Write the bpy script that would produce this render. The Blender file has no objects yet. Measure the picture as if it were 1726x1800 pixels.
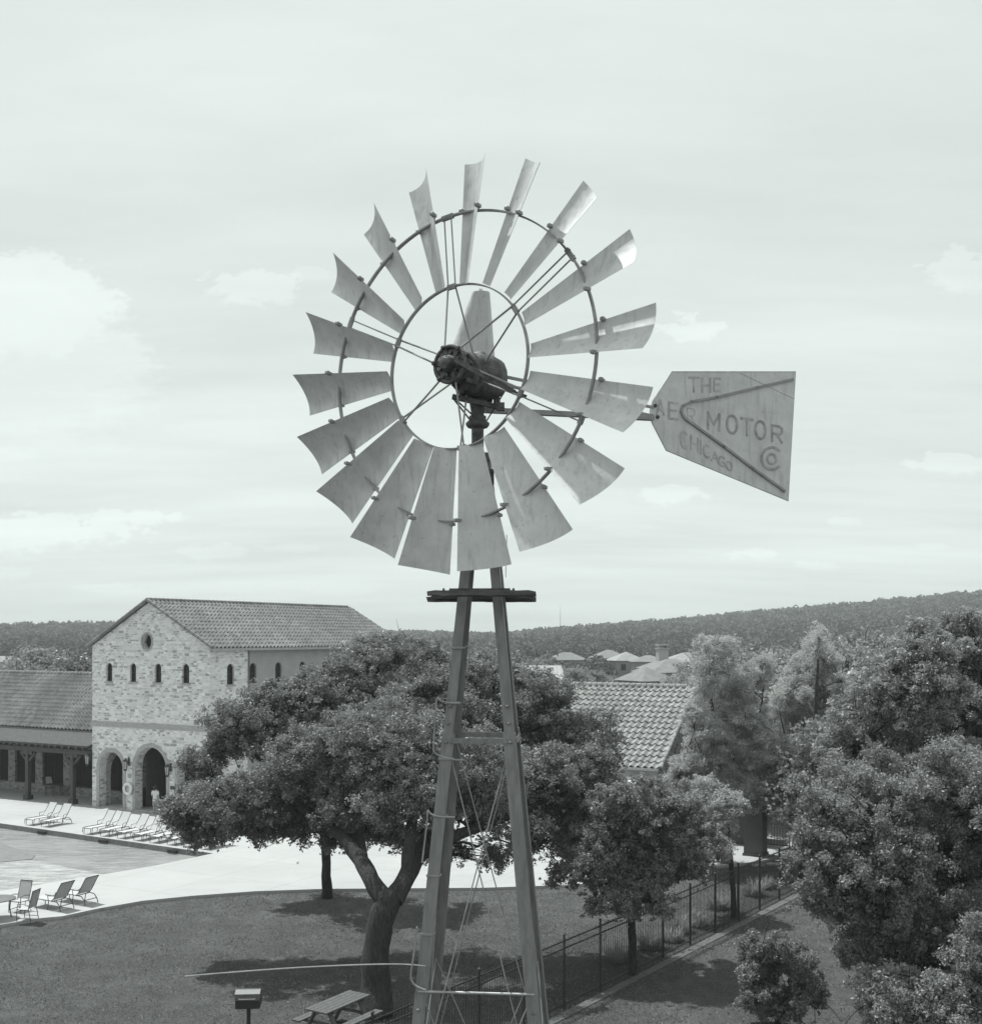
import bpy, math, random
import numpy as np
from mathutils import Vector, Matrix
from mathutils.geometry import tessellate_polygon
C = bpy.context.scene.collection
rng = np.random.default_rng(7)
random.seed(7)
CAMZ = 10.5; F = 1997.0; U0 = 863.0; V0 = 1118.0

def at(u, v, d):                       # point of the place seen at photo position u, v, at distance d
    return np.array([(u-U0)/F*d, d, CAMZ-(v-V0)/F*d])
def gnd(u, v, z=0.0):                  # point of a level surface seen at u, v
    d = (CAMZ-z)*F/(v-V0)
    return np.array([(u-U0)/F*d, d, z])

# ------------------------------------------------------------------ materials
def new_mat(name):
    m = bpy.data.materials.new(name); m.use_nodes = True
    nt = m.node_tree; return m, nt, nt.nodes['Principled BSDF']
def N(nt, typ, **kw):
    n = nt.nodes.new(typ)
    for k, v in kw.items(): setattr(n, k, v)
    return n
def mth(nt, op, a, b=None, c=None, clamp=False):
    n = nt.nodes.new('ShaderNodeMath'); n.operation = op; n.use_clamp = clamp
    for i, x in enumerate((a, b, c)):
        if x is None: continue
        if isinstance(x, (int, float)): n.inputs[i].default_value = x
        else: nt.links.new(x, n.inputs[i])
    return n.outputs[0]
def mix(nt, fac, a, b):
    n = nt.nodes.new('ShaderNodeMix'); n.data_type = 'RGBA'
    for s, x in ((0, fac), (6, a), (7, b)):
        if isinstance(x, (int, float)):
            n.inputs[s].default_value = x if s == 0 else (x, x, x, 1)
        else: nt.links.new(x, n.inputs[s])
    return n.outputs[2]
def ramp(nt, x, lo, hi):
    n = nt.nodes.new('ShaderNodeMapRange'); n.clamp = True
    nt.links.new(x, n.inputs[0]); n.inputs[1].default_value = lo; n.inputs[2].default_value = hi
    return n.outputs[0]
def noise(nt, vec, scale, detail=3, rough=.55):
    n = nt.nodes.new('ShaderNodeTexNoise'); n.inputs['Scale'].default_value = scale
    n.inputs['Detail'].default_value = detail; n.inputs['Roughness'].default_value = rough
    nt.links.new(vec, n.inputs['Vector']); return n.outputs['Fac']
def objco(nt): return nt.nodes.new('ShaderNodeTexCoord').outputs['Object']
def wpos(nt): return nt.nodes.new('ShaderNodeNewGeometry').outputs['Position']
def scaled(nt, vec, s):
    n = nt.nodes.new('ShaderNodeVectorMath'); n.operation = 'MULTIPLY'
    nt.links.new(vec, n.inputs[0]); n.inputs[1].default_value = s; return n.outputs[0]
def bump(nt, bsdf, h, strength=.3, dist=.02):
    b = nt.nodes.new('ShaderNodeBump'); b.inputs['Strength'].default_value = strength
    b.inputs['Distance'].default_value = dist
    nt.links.new(h, b.inputs['Height']); nt.links.new(b.outputs[0], bsdf.inputs['Normal'])
def plain(name, base, rough=.7, metal=0.0, var=.25, scale=6.0, streak=None, bmp=0.0, spec=.5):
    m, nt, b = new_mat(name)
    co = wpos(nt)
    if streak: co = scaled(nt, co, streak)
    f = noise(nt, co, scale, 4)
    f = ramp(nt, f, .3, .7)
    nt.links.new(mix(nt, f, base*(1-var), base*(1+var)), b.inputs['Base Color'])
    b.inputs['Roughness'].default_value = rough; b.inputs['Metallic'].default_value = metal
    b.inputs['Specular IOR Level'].default_value = spec
    if bmp: bump(nt, b, noise(nt, wpos(nt), scale*4, 4), bmp)
    return m

def galvanised():
    m, nt, b = new_mat('galvanised_sheet')
    p = wpos(nt)
    a = ramp(nt, noise(nt, p, 9, 5, .6), .35, .7)
    s = ramp(nt, noise(nt, scaled(nt, p, (14, 14, 1.6)), 2.2, 4, .6), .52, .75)
    sp = ramp(nt, noise(nt, p, 34, 2), .66, .74)
    c = mix(nt, a, .57, .68); c = mix(nt, mth(nt, 'MULTIPLY', s, .5), c, .30); blot = ramp(nt, noise(nt, p, 2.3, 3, .6), .5, .72); c = mix(nt, mth(nt, 'MULTIPLY', blot, .35), c, .38)
    c = mix(nt, mth(nt, 'MULTIPLY', sp, .4), c, .25)
    nt.links.new(c, b.inputs['Base Color'])
    b.inputs['Metallic'].default_value = .12
    nt.links.new(mth(nt, 'ADD', mth(nt, 'MULTIPLY', a, .15), .42), b.inputs['Roughness'])
    bump(nt, b, noise(nt, p, 7, 2), .35, .02)
    return m
def stone(name, lo, hi, mortar, dark):
    m, nt, b = new_mat(name)
    co = objco(nt); sep = N(nt, 'ShaderNodeSeparateXYZ'); nt.links.new(co, sep.inputs[0])
    cmb = N(nt, 'ShaderNodeCombineXYZ')
    wob = mth(nt, 'MULTIPLY', mth(nt, 'SUBTRACT', noise(nt, co, 1.3, 3), .5), .16)
    nt.links.new(mth(nt, 'ADD', mth(nt, 'ADD', sep.outputs[0], sep.outputs[1]), wob), cmb.inputs[0])
    nt.links.new(mth(nt, 'ADD', sep.outputs[2], wob), cmb.inputs[1])
    def brick(w, h, off, seedoff, msize):
        t = N(nt, 'ShaderNodeTexBrick'); t.offset = off; t.squash = 1.35; t.squash_frequency = 3
        v = N(nt, 'ShaderNodeVectorMath'); v.operation = 'ADD'; v.inputs[1].default_value = (seedoff, seedoff*.37, 0)
        nt.links.new(cmb.outputs[0], v.inputs[0]); nt.links.new(v.outputs[0], t.inputs['Vector'])
        t.inputs['Scale'].default_value = 1; t.inputs['Brick Width'].default_value = w
        t.inputs['Row Height'].default_value = h; t.inputs['Mortar Size'].default_value = msize
        t.inputs['Mortar Smooth'].default_value = .3; t.inputs['Bias'].default_value = 0
        t.inputs['Color1'].default_value = (0, 0, 0, 1); t.inputs['Color2'].default_value = (1, 1, 1, 1)
        t.inputs['Mortar'].default_value = (.5, .5, .5, 1)
        return t
    t1 = brick(.40, .19, .43, 0, .02); t2 = brick(.25, .125, .5, 7.3, .016)
    sel = ramp(nt, noise(nt, cmb.outputs[0], .9, 2), .46, .5)
    val = mix(nt, sel, t1.outputs[0], t2.outputs[0]); fac = mix(nt, sel, t1.outputs[1], t2.outputs[1])
    fine = ramp(nt, noise(nt, co, 9, 4), .3, .7)
    c = mix(nt, val, lo, hi)
    dk = mth(nt, 'LESS_THAN', val, dark)
    c = mix(nt, mth(nt, 'MULTIPLY', dk, .6), c, lo*.6)
    c = mix(nt, mth(nt, 'MULTIPLY', fine, .25), c, lo*.7)
    c = mix(nt, fac, c, mortar)
    nt.links.new(c, b.inputs['Base Color']); b.inputs['Roughness'].default_value = .9
    b.inputs['Specular IOR Level'].default_value = .2
    bump(nt, b, mth(nt, 'SUBTRACT', fine, fac), .5, .03)
    return m
def tile_mat(name, base):
    m, nt, b = new_mat(name)
    co = objco(nt); p = scaled(nt, co, (3.3, 2.5, 2.5))
    sn = N(nt, 'ShaderNodeVectorMath'); sn.operation = 'FLOOR'; nt.links.new(p, sn.inputs[0])
    w = N(nt, 'ShaderNodeTexWhiteNoise'); nt.links.new(sn.outputs[0], w.inputs['Vector'])
    g = ramp(nt, noise(nt, co, .5, 3), .3, .7)
    c = mix(nt, w.outputs['Value'], base*.72, base*1.25); st = ramp(nt, noise(nt, scaled(nt, co, (1, 1, 1)), 1.7, 6, .75), .5, .68)
    c = mix(nt, mth(nt, 'MULTIPLY', g, .45), c, base*.6); c = mix(nt, mth(nt, 'MULTIPLY', st, .45), c, base*.45)
    nt.links.new(c, b.inputs['Base Color']); b.inputs['Roughness'].default_value = .8
    bump(nt, b, noise(nt, co, 14, 3), .4, .02)
    return m
def leaf_mat(name, lo, hi, trans=.25, rough=.45, bs=.9, ba=.35):
    m = bpy.data.materials.new(name); m.use_nodes = True; nt = m.node_tree
    b = nt.nodes['Principled BSDF']; out = nt.nodes['Material Output']
    g = N(nt, 'ShaderNodeNewGeometry')
    c = mix(nt, g.outputs['Random Per Island'], lo, hi)
    big = ramp(nt, noise(nt, wpos(nt), bs, 2), .35, .65)
    c = mix(nt, mth(nt, 'MULTIPLY', big, ba), c, lo*.8)
    nt.links.new(c, b.inputs['Base Color']); b.inputs['Roughness'].default_value = rough
    b.inputs['Specular IOR Level'].default_value = .45
    tr = N(nt, 'ShaderNodeBsdfTranslucent'); nt.links.new(c, tr.inputs[0])
    ms = N(nt, 'ShaderNodeMixShader'); ms.inputs[0].default_value = trans
    nt.links.new(b.outputs[0], ms.inputs[1]); nt.links.new(tr.outputs[0], ms.inputs[2])
    nt.links.new(ms.outputs[0], out.inputs[0])
    return m
def grass_mat():
    m, nt, b = new_mat('lawn_grass'); p = wpos(nt)
    a = ramp(nt, noise(nt, p, .45, 6, .7), .38, .62); c2 = ramp(nt, noise(nt, scaled(nt, p, (1, .8, 1)), 1.9, 8, .8), .36, .64)
    f = ramp(nt, noise(nt, p, 9, 6, .8), .36, .64)
    soil = ramp(nt, noise(nt, p, .13, 6, .75), .54, .66)
    c = mix(nt, a, .10, .21); c = mix(nt, mth(nt, 'MULTIPLY', soil, .6), c, .24); c = mix(nt, mth(nt, 'MULTIPLY', c2, .9), c, .07)
    c = mix(nt, mth(nt, 'MULTIPLY', f, .6), c, .22)
    nt.links.new(c, b.inputs['Base Color']); b.inputs['Roughness'].default_value = .95
    b.inputs['Specular IOR Level'].default_value = .1
    bump(nt, b, mth(nt, 'ADD', f, c2), .9, .06)
    return m
def deck_mat():
    m, nt, b = new_mat('pale_concrete'); p = wpos(nt)
    a = ramp(nt, noise(nt, p, .22, 5, .6), .35, .7); f = ramp(nt, noise(nt, p, 14, 3), .3, .7)
    c = mix(nt, a, .42, .36); c = mix(nt, mth(nt, 'MULTIPLY', f, .12), c, .30)
    st = ramp(nt, noise(nt, scaled(nt, p, (.4, 1.8, 1)), .8, 7, .75), .52, .72)
    c = mix(nt, mth(nt, 'MULTIPLY', st, .45), c, .29)
    # control joints
    sep = N(nt, 'ShaderNodeSeparateXYZ'); nt.links.new(p, sep.inputs[0])
    def joint(ax, ay, per):
        q = mth(nt, 'ADD', mth(nt, 'MULTIPLY', sep.outputs[0], ax), mth(nt, 'MULTIPLY', sep.outputs[1], ay))
        return mth(nt, 'LESS_THAN', mth(nt, 'ABSOLUTE', mth(nt, 'SUBTRACT', mth(nt, 'FRACT', mth(nt, 'DIVIDE', q, per)), .5)), .008)
    j = mth(nt, 'MAXIMUM', joint(.877, -.48, 3.6), joint(.48, .877, 3.6))
    c = mix(nt, mth(nt, 'MULTIPLY', j, .35), c, .2)
    nt.links.new(c, b.inputs['Base Color']); b.inputs['Roughness'].default_value = .85
    return m
def water_mat():
    m, nt, b = new_mat('pool_water'); p = wpos(nt)
    w = noise(nt, scaled(nt, p, (1.0, 1.7, 1)), 1.7, 6, .7)
    a = ramp(nt, noise(nt, p, .25, 2), .35, .65)
    pa, pb = gnd(63, 1514, -.27), gnd(144, 1530, -.27); dl = pb-pa; nl = np.array([dl[1], -dl[0]])/math.hypot(dl[0], dl[1])
    sep = N(nt, 'ShaderNodeSeparateXYZ'); nt.links.new(p, sep.inputs[0])
    hp = mth(nt, 'ADD', mth(nt, 'MULTIPLY', mth(nt, 'SUBTRACT', sep.outputs[0], float(pa[0])), float(nl[0])), mth(nt, 'MULTIPLY', mth(nt, 'SUBTRACT', sep.outputs[1], float(pa[1])), float(nl[1])))
    hp = mth(nt, 'ADD', hp, mth(nt, 'MULTIPLY', mth(nt, 'SUBTRACT', w, .5), .5))
    rp = ramp(nt, noise(nt, scaled(nt, p, (.45, 1.7, 1)), 1.7, 6, .75), .4, .66)  # ripple highlights painted as pale streaks into the water colour
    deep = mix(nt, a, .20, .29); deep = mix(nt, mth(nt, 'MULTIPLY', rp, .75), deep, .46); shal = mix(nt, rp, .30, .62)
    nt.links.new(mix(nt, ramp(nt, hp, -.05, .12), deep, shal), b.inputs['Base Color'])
    b.inputs['Roughness'].default_value = .03; b.inputs['IOR'].default_value = 1.33
    bump(nt, b, w, .4, .12)
    return m
def bark():
    m, nt, b = new_mat('oak_bark'); p = wpos(nt)
    f = ramp(nt, noise(nt, scaled(nt, p, (9, 9, 2.2)), 1.6, 6, .7), .35, .65)
    g = ramp(nt, noise(nt, p, 1.2, 3), .3, .7)
    c = mix(nt, f, .025, .095); c = mix(nt, mth(nt, 'MULTIPLY', g, .4), c, .04)
    nt.links.new(c, b.inputs['Base Color']); b.inputs['Roughness'].default_value = .95
    bump(nt, b, f, 1.0, .05)
    return m

M = {}
M['galv'] = galvanised()
M['iron'] = plain('weathered_cast_iron', .10, .55, .3, .5, 22, bmp=.4)
M['leg'] = plain('painted_steel_angle', .22, .5, .2, .22, 5, (6, 6, 1), .15)
M['legin'] = M['leg']
M['rod'] = plain('steel_rod', .30, .5, .15, .2, 12)
M['zinc'] = plain('bright_zinc_rod', .36, .4, .6, .2, 12)
M['plank'] = plain('old_grey_plank', .11, .9, 0, .5, 5, (1, 8, 8), .5)
M['stone'] = stone('limestone_rubble_wall', .46, .86, .70, .2)
M['stone_dim'] = stone('shaded_stone_wall', .18, .38, .30, .25)  # darker copy of the stone; shade of porch and gable in its colour
M['trim'] = plain('cut_stone_trim', .36, .85, 0, .18, 7, bmp=.3)
M['stucco'] = plain('smooth_stucco', .33, .9, 0, .08, 2)
M['tile'] = tile_mat('clay_barrel_tile', .21)
M['tile_pale'] = tile_mat('pale_barrel_tile', .30)
M['shingle'] = plain('far_shingle_roof', .19, .9, 0, .15, .8)
M['shingle2'] = plain('far_pale_roof', .27, .9, 0, .12, .8)
M['farwall'] = plain('far_house_wall', .26, .9, 0, .2, .5)
M['white_roof'] = plain('white_standing_seam_metal', .5, .35, 0, .08, 1)
M['timber'] = plain('dark_stained_timber', .06, .75, 0, .3, 8, bmp=.3)
M['gutter'] = plain('brown_painted_metal', .15, .6, 0, .12, 4)
M['dark'] = plain('dark_interior', .018, .9, 0, .3, 3)  # interior shade put into the near-black colour of walls and panes
M['glass'] = plain('dark_window_glass', .03, .12, 0, .3, 3)
M['black'] = plain('black_plastic', .012, .35, 0, .1, 3)
M['black_iron'] = plain('black_fence_paint', .035, .5, .2, .2, 5)
M['white'] = plain('white_paint', .75, .5, 0, .05, 5)
M['sling'] = plain('white_woven_sling', .5, .8, 0, .06, 30)
M['sling_grey'] = plain('grey_woven_sling', .46, .85, 0, .08, 40)
M['frame'] = plain('bronze_tube_frame', .09, .45, .3, .15, 10)
M['table'] = plain('grey_table_top', .14, .5, 0, .2, 10)
M['wood'] = plain('weathered_picnic_wood', .10, .85, 0, .35, 5, (9, 1.5, 9), .4)
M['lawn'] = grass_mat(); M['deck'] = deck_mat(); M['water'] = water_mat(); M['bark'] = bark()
M['kerb'] = plain('concrete_strip', .12, .9, 0, .2, 6, bmp=.3)
M['mulch'] = plain('dark_mulch', .04, .95, 0, .5, 9, bmp=.8)
M['poolwall'] = plain('pool_tile_band', .17, .5, 0, .25, 5)
M['hill'] = plain('wooded_ground', .05, .95, 0, .4, .02)
M['leaf'] = leaf_mat('live_oak_leaf', .16, .43, .42)
M['leaf_pale'] = leaf_mat('feathery_pale_leaf', .40, .68, .5, .6)
M['leaf_dark'] = leaf_mat('dark_leaf', .20, .52, .42)
M['leaf_far'] = leaf_mat('far_canopy_leaf', .065, .17, .3, .8, .11, .8)
M['blade_grass'] = leaf_mat('grass_tuft_blade', .12, .30, .3, .8)
M['skin'] = plain('skin', .35, .6, 0, .05, 5)
M['hair'] = plain('dark_hair', .02, .6, 0, .2, 20)
M['cloth_white'] = plain('white_cotton', .62, .85, 0, .06, 9)
M['cloth_grey'] = plain('grey_cotton', .30, .85, 0, .06, 9)
M['canvas'] = plain('canvas_umbrella', .35, .85, 0, .06, 9)
def letter_mat(nm, lo, hi):
    m, nt, b = new_mat(nm); p = wpos(nt)
    f = ramp(nt, noise(nt, p, 16, 5, .7), .36, .62)
    nt.links.new(mix(nt, f, lo, hi), b.inputs['Base Color']); b.inputs['Roughness'].default_value = .6
    return m
M['letter'] = letter_mat('faded_black_lettering', .25, .47)
M['letter_faint'] = letter_mat('nearly_worn_off_lettering', .33, .54)
M['plaster'] = plain('shaded_plaster', .10, .9, 0, .12, 3)  # dark base colour carries the shade of the arcade and gate pier
M['porch_roof'] = plain('dark_porch_shingle', .075, .95, 0, .4, 7, bmp=.5)
M['lens'] = plain('frosted_lantern_glass', .5, .3, 0, .1, 5)

# ------------------------------------------------------------------ mesh helpers
class MB:
    def __init__(s): s.v = []; s.f = []; s.n = 0; s.sm = []
    def add(s, vs, fs, smooth=False):
        o = s.n; s.v.append(np.asarray(vs, float).reshape(-1, 3)); s.n += len(s.v[-1])
        s.f += [tuple(int(i)+o for i in f) for f in fs]; s.sm += [smooth]*len(fs); return s
    def box(s, lo, hi, rot=None, c=None):
        x0, y0, z0 = lo; x1, y1, z1 = hi
        v = np.array([(x, y, z) for x in (x0, x1) for y in (y0, y1) for z in (z0, z1)], float)
        if rot is not None: v = v @ np.array(rot).T
        if c is not None: v = v+np.array(c)
        return s.add(v, [(0, 1, 3, 2), (4, 6, 7, 5), (0, 4, 5, 1), (2, 3, 7, 6), (0, 2, 6, 4), (1, 5, 7, 3)])
    def bar(s, a, b, w, h, up=(0, 0, 1), taper=1.0):      # rectangular bar from a to b
        a = np.array(a, float); b = np.array(b, float); d = b-a; L = np.linalg.norm(d)
        if L < 1e-9: return s
        d /= L; up = np.array(up, float); x = np.cross(d, up)
        if np.linalg.norm(x) < 1e-3: x = np.cross(d, (1, 0, 0))
        x /= np.linalg.norm(x); y = np.cross(x, d)
        v = []
        for p, k in ((a, 1), (b, taper)):
            for sx, sy in ((-1, -1), (1, -1), (1, 1), (-1, 1)): v.append(p+x*sx*w/2*k+y*sy*h/2*k)
        return s.add(v, [(3, 2, 1, 0), (4, 5, 6, 7), (0, 1, 5, 4), (1, 2, 6, 5), (2, 3, 7, 6), (3, 0, 4, 7)])
    def tube(s, pts, r, n=8, closed=False, cap=True):
        P = np.array(pts, float); k = len(P); r = np.broadcast_to(np.array(r, float), (k,))
        if closed: T = np.roll(P, -1, 0)-np.roll(P, 1, 0)
        else: T = np.gradient(P, axis=0)
        T /= np.linalg.norm(T, axis=1)[:, None]+1e-12
        ref = np.array([0, 0, 1.]) if abs(T[0][2]) < .9 else np.array([1., 0, 0])
        x = np.cross(T[0], ref); x /= np.linalg.norm(x); V = []
        for i in range(k):
            x = x-T[i]*(x@T[i]); x /= np.linalg.norm(x)+1e-12; y = np.cross(T[i], x)
            for j in range(n):
                a = 2*math.pi*j/n; V.append(P[i]+r[i]*(math.cos(a)*x+math.sin(a)*y))
        Fs = []
        for i in range(k if closed else k-1):
            i2 = (i+1) % k
            for j in range(n):
                j2 = (j+1) % n; Fs.append((i*n+j, i*n+j2, i2*n+j2, i2*n+j))
        if cap and not closed: Fs += [tuple(range(n))[::-1], tuple((k-1)*n+j for j in range(n))]
        return s.add(V, Fs, True)
    def lathe(s, prof, c=(0, 0, 0), axis=(0, 0, 1), n=20):   # prof: (radius, height) along axis
        ax = np.array(axis, float); ax /= np.linalg.norm(ax)
        ref = np.array([1., 0, 0]) if abs(ax[0]) < .9 else np.array([0, 1., 0])
        x = np.cross(ax, ref); x /= np.linalg.norm(x); y = np.cross(ax, x); c = np.array(c, float)
        V = []; k = len(prof)
        for r, h in prof:
            for j in range(n):
                a = 2*math.pi*j/n; V.append(c+ax*h+max(r, 1e-4)*(math.cos(a)*x+math.sin(a)*y))
        Fs = [(i*n+j, i*n+(j+1) % n, (i+1)*n+(j+1) % n, (i+1)*n+j) for i in range(k-1) for j in range(n)]
        Fs += [tuple(range(n))[::-1], tuple((k-1)*n+j for j in range(n))]
        return s.add(V, Fs, True)
    def prism(s, poly, fn):             # poly 2-D, fn(x, y, k) -> 3-D, k in 0, 1
        n = len(poly); V = [fn(x, y, 0) for x, y in poly]+[fn(x, y, 1) for x, y in poly]
        return s.add(V, [tuple(range(n))[::-1], tuple(range(n, 2*n))]+[(i, (i+1) % n, n+(i+1) % n, n+i) for i in range(n)])
    def panel(s, outer, holes, fn):     # flat wall with openings; fn(x, z, k) -> 3-D
        loops = [outer]+holes; flat = [p for l in loops for p in l]
        tri = tessellate_polygon([[Vector((p[0], p[1], 0)) for p in l] for l in loops])
        n = len(flat); V = [fn(x, y, 0) for x, y in flat]+[fn(x, y, 1) for x, y in flat]
        Fs = [tuple(t) for t in tri]+[tuple(i+n for i in t[::-1]) for t in tri]
        o = 0
        for l in loops:
            m = len(l)
            for i in range(m): Fs.append((o+i, o+(i+1) % m, n+o+(i+1) % m, n+o+i))
            o += m
        return s.add(V, Fs)
    def grid(s, V, nu, nv, smooth=True):
        Fs = [(i*nv+j, i*nv+j+1, (i+1)*nv+j+1, (i+1)*nv+j) for i in range(nu-1) for j in range(nv-1)]
        return s.add(V, Fs, smooth)
    def build(s, name, mat, parent=None, world=False, sharp=None):
        me = bpy.data.meshes.new(name); V = np.concatenate(s.v)
        if world and parent is not None: V = V-np.array(parent.location)
        me.from_pydata(V.tolist(), [], s.f); me.polygons.foreach_set('use_smooth', s.sm)
        me.materials.append(mat) if mat else None
        me.update()
        bme = __import__('bmesh').new(); bme.from_mesh(me)
        __import__('bmesh').ops.recalc_face_normals(bme, faces=bme.faces); bme.to_mesh(me); bme.free()
        if any(s.sm): me.set_sharp_from_angle(angle=math.radians(40))
        o = bpy.data.objects.new(name, me); C.objects.link(o)
        if parent is not None: o.parent = parent
        return o
def np_quads(name, V, mat, parent=None, world=True, k=4):
    """V: (n,k,3) separate small faces"""
    V = np.asarray(V, np.float32)
    if world and parent is not None: V = V-np.array(parent.location, np.float32)
    n = len(V); me = bpy.data.meshes.new(name)
    me.vertices.add(n*k); me.vertices.foreach_set('co', V.reshape(-1))
    me.loops.add(n*k); me.loops.foreach_set('vertex_index', np.arange(n*k, dtype=np.int32))
    me.polygons.add(n); me.polygons.foreach_set('loop_start', np.arange(0, n*k, k, dtype=np.int32))
    me.materials.append(mat); me.update(calc_edges=True)
    o = bpy.data.objects.new(name, me); C.objects.link(o)
    if parent is not None: o.parent = parent
    return o
def tag(o, label=None, cat=None, group=None, kind=None):
    if label: o['label'] = label
    if cat: o['category'] = cat
    if group: o['group'] = group
    if kind: o['kind'] = kind
    return o
def thing(name, label, cat, loc=(0, 0, 0), rz=0, group=None):
    o = bpy.data.objects.new(name, None); C.objects.link(o); o.empty_display_size = .3
    o.location = tuple(float(x) for x in loc); o.rotation_euler = (0, 0, rz)
    return tag(o, label, cat, group)
def kids(o): return [c for c in bpy.data.objects if c.parent == o]
def copy_tree(o, parent=None):
    c = o.copy(); C.objects.link(c); c.parent = parent
    for k in kids(o): copy_tree(k, c)
    return c
RZ = math.atan2(-.480, .877)           # direction of the buildings' fronts
EX = np.array([.877, -.480, 0]); EY = np.array([.480, .877, 0])

# ================================================================== WINDMILL
WC = np.array([-.1981, 7.3, 1.7239+CAMZ])
WT = np.array([.8222, -.6078, -.0158]); WW = np.array([.008, .0374, .9769]); WN = np.array([-.5937, -.8039, .0356])
CORN = [[[-.169,7.32,3.04],[-.037,7.015,2.986],[-.202,7.294,2.27],[-.147,7.176,2.235]],[[.213,7.023,2.955],[.289,6.739,2.815],[-.054,7.177,2.231],[-.006,7.061,2.177]],[[.55,6.768,2.715],[.602,6.52,2.509],[.082,7.072,2.14],[.118,6.969,2.064]],[[.803,6.58,2.359],[.801,6.385,2.103],[.188,6.995,1.994],[.195,6.917,1.888]],[[.941,6.487,1.905],[.847,6.356,1.612],[.243,6.961,1.792],[.219,6.902,1.693]],[[.926,6.492,1.424],[.743,6.415,1.15],[.24,6.952,1.624],[.179,6.924,1.506]],[[.775,6.587,.973],[.509,6.556,.758],[.174,6.989,1.442],[.087,6.981,1.342]],[[.486,6.761,.635],[.17,6.765,.502],[.081,7.056,1.301],[-.051,7.064,1.239]],[[.126,6.994,.442],[-.21,7.022,.4],[-.056,7.149,1.216],[-.203,7.166,1.203]],[[-.264,7.267,.392],[-.599,7.301,.456],[-.219,7.258,1.196],[-.366,7.28,1.212]],[[-.642,7.548,.513],[-.939,7.57,.659],[-.374,7.373,1.228],[-.5,7.391,1.286]],[[-.953,7.806,.774],[-1.2,7.795,.993],[-.51,7.478,1.327],[-.611,7.483,1.421]],[[-1.192,8.006,1.14],[-1.359,7.949,1.394],[-.601,7.565,1.46],[-.68,7.547,1.585]],[[-1.296,8.124,1.577],[-1.399,8.006,1.843],[-.659,7.613,1.646],[-.694,7.573,1.766]],[[-1.274,8.142,2.025],[-1.299,7.962,2.272],[-.65,7.621,1.838],[-.661,7.555,1.945]],[[-1.133,8.053,2.438],[-1.087,7.816,2.64],[-.599,7.586,2.015],[-.577,7.499,2.09]],[[-.881,7.865,2.782],[-.784,7.589,2.897],[-.499,7.514,2.154],[-.452,7.404,2.21]],[[-.55,7.615,2.974],[-.419,7.312,3.013],[-.36,7.413,2.238],[-.297,7.294,2.253]]]
CORN = np.array(CORN)+np.array([0, 0, CAMZ])
TX, TY = -.060, 7.50                    # tower axis
wm = thing('windmill', 'tall steel farm windmill with an eighteen-blade wheel, lettered tail vane and four-legged tower', 'windmill', (TX, TY, 0))
def wp(r, phi, a): return WC+r*math.cos(phi)*WT+r*math.sin(phi)*WW+a*WN
for k in range(18):
    A, B_, Ci, D = CORN[k]             # outer ccw, outer cw, inner ccw, inner cw
    ns, nr = 11, 7; b = MB(); V = []
    for side in (0, 1):
        for i in range(nr):
            t = i/(nr-1)
            for j in range(ns):
                q = j/(ns-1)
                P = (Ci*(1-q)+D*q)*(1-t)+(A*(1-q)+B_*q)*t
                w = np.linalg.norm((Ci-D)*(1-t)+(A-B_)*t)
                V.append(P-WN*(w*.155*4*q*(1-q))-WN*side*.0022)
    n1 = nr*ns; fs = []
    for i in range(nr-1):
        for j in range(ns-1):
            a = i*ns+j; fs += [(a, a+1, a+ns+1, a+ns), (n1+a, n1+a+ns, n1+a+ns+1, n1+a+1)]
    rim = [j for j in range(ns)]+[i*ns+ns-1 for i in range(1, nr)]+[(nr-1)*ns+j for j in range(ns-2, -1, -1)]+[i*ns for i in range(nr-2, 0, -1)]
    for i in range(len(rim)):
        a, c = rim[i], rim[(i+1) % len(rim)]; fs.append((a, c, c+n1, a+n1))
    b.add(V, fs, True)
    bl = b.build('blade', M['galv'], wm, True)
    # bracket: bolt lugs at the rim crossing and a rib strap behind the sheet
    br = MB()
    t = .60
    e0 = Ci*(1-t)+A*t; e1 = D*(1-t)+B_*t
    pts = [(e0*(1-q)+e1*q)-WN*(np.linalg.norm(e0-e1)*.155*4*q*(1-q)+.011) for q in np.linspace(0, 1, 9)]
    br.tube(pts, .007, 6)
    for e, q in ((e0, pts[1]), (e1, pts[-2])):
        br.bar(e-WN*.016+(q-e)*.15, e+WN*.02+(e-q)*.15, .026, .018)
        br.lathe([(.014, -.006), (.014, .012), (.007, .018)], e+WN*.006+(e-q)*.1, WN, 8)
    br.build('bracket', M['rod'], bl, False).data.transform(Matrix.Translation((-TX, -TY, 0)))
for nm, r, a, rad in (('outer_rim', 1.018, .030, .0095), ('inner_rim', .541, .0335, .008)):
    b = MB(); P = [wp(r, 2*math.pi*i/120, a) for i in range(120)]
    # flat channel: two parallel tubes joined by a web
    V = []
    for i in range(120):
        ph = 2*math.pi*i/120; rd = math.cos(ph)*WT+math.sin(ph)*WW
        for dr, da in ((-rad, -.004), (-rad, .004), (rad, .004), (rad, -.004)): V.append(P[i]+rd*dr*.55+WN*da*3.2)
    fs = [(i*4+j, i*4+(j+1) % 4, ((i+1) % 120)*4+(j+1) % 4, ((i+1) % 120)*4+j) for i in range(120) for j in range(4)]
    b.add(V, fs, False)
    for q in range(6):                 # clamp plates at the spokes
        ph = math.radians(95+60*q)
        b.bar(wp(r, ph-.045 if r > .8 else ph-.06, a), wp(r, ph+.045 if r > .8 else ph+.06, a), .03, .02, WN)
    b.build(nm, M['rod'], wm, True)
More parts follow.
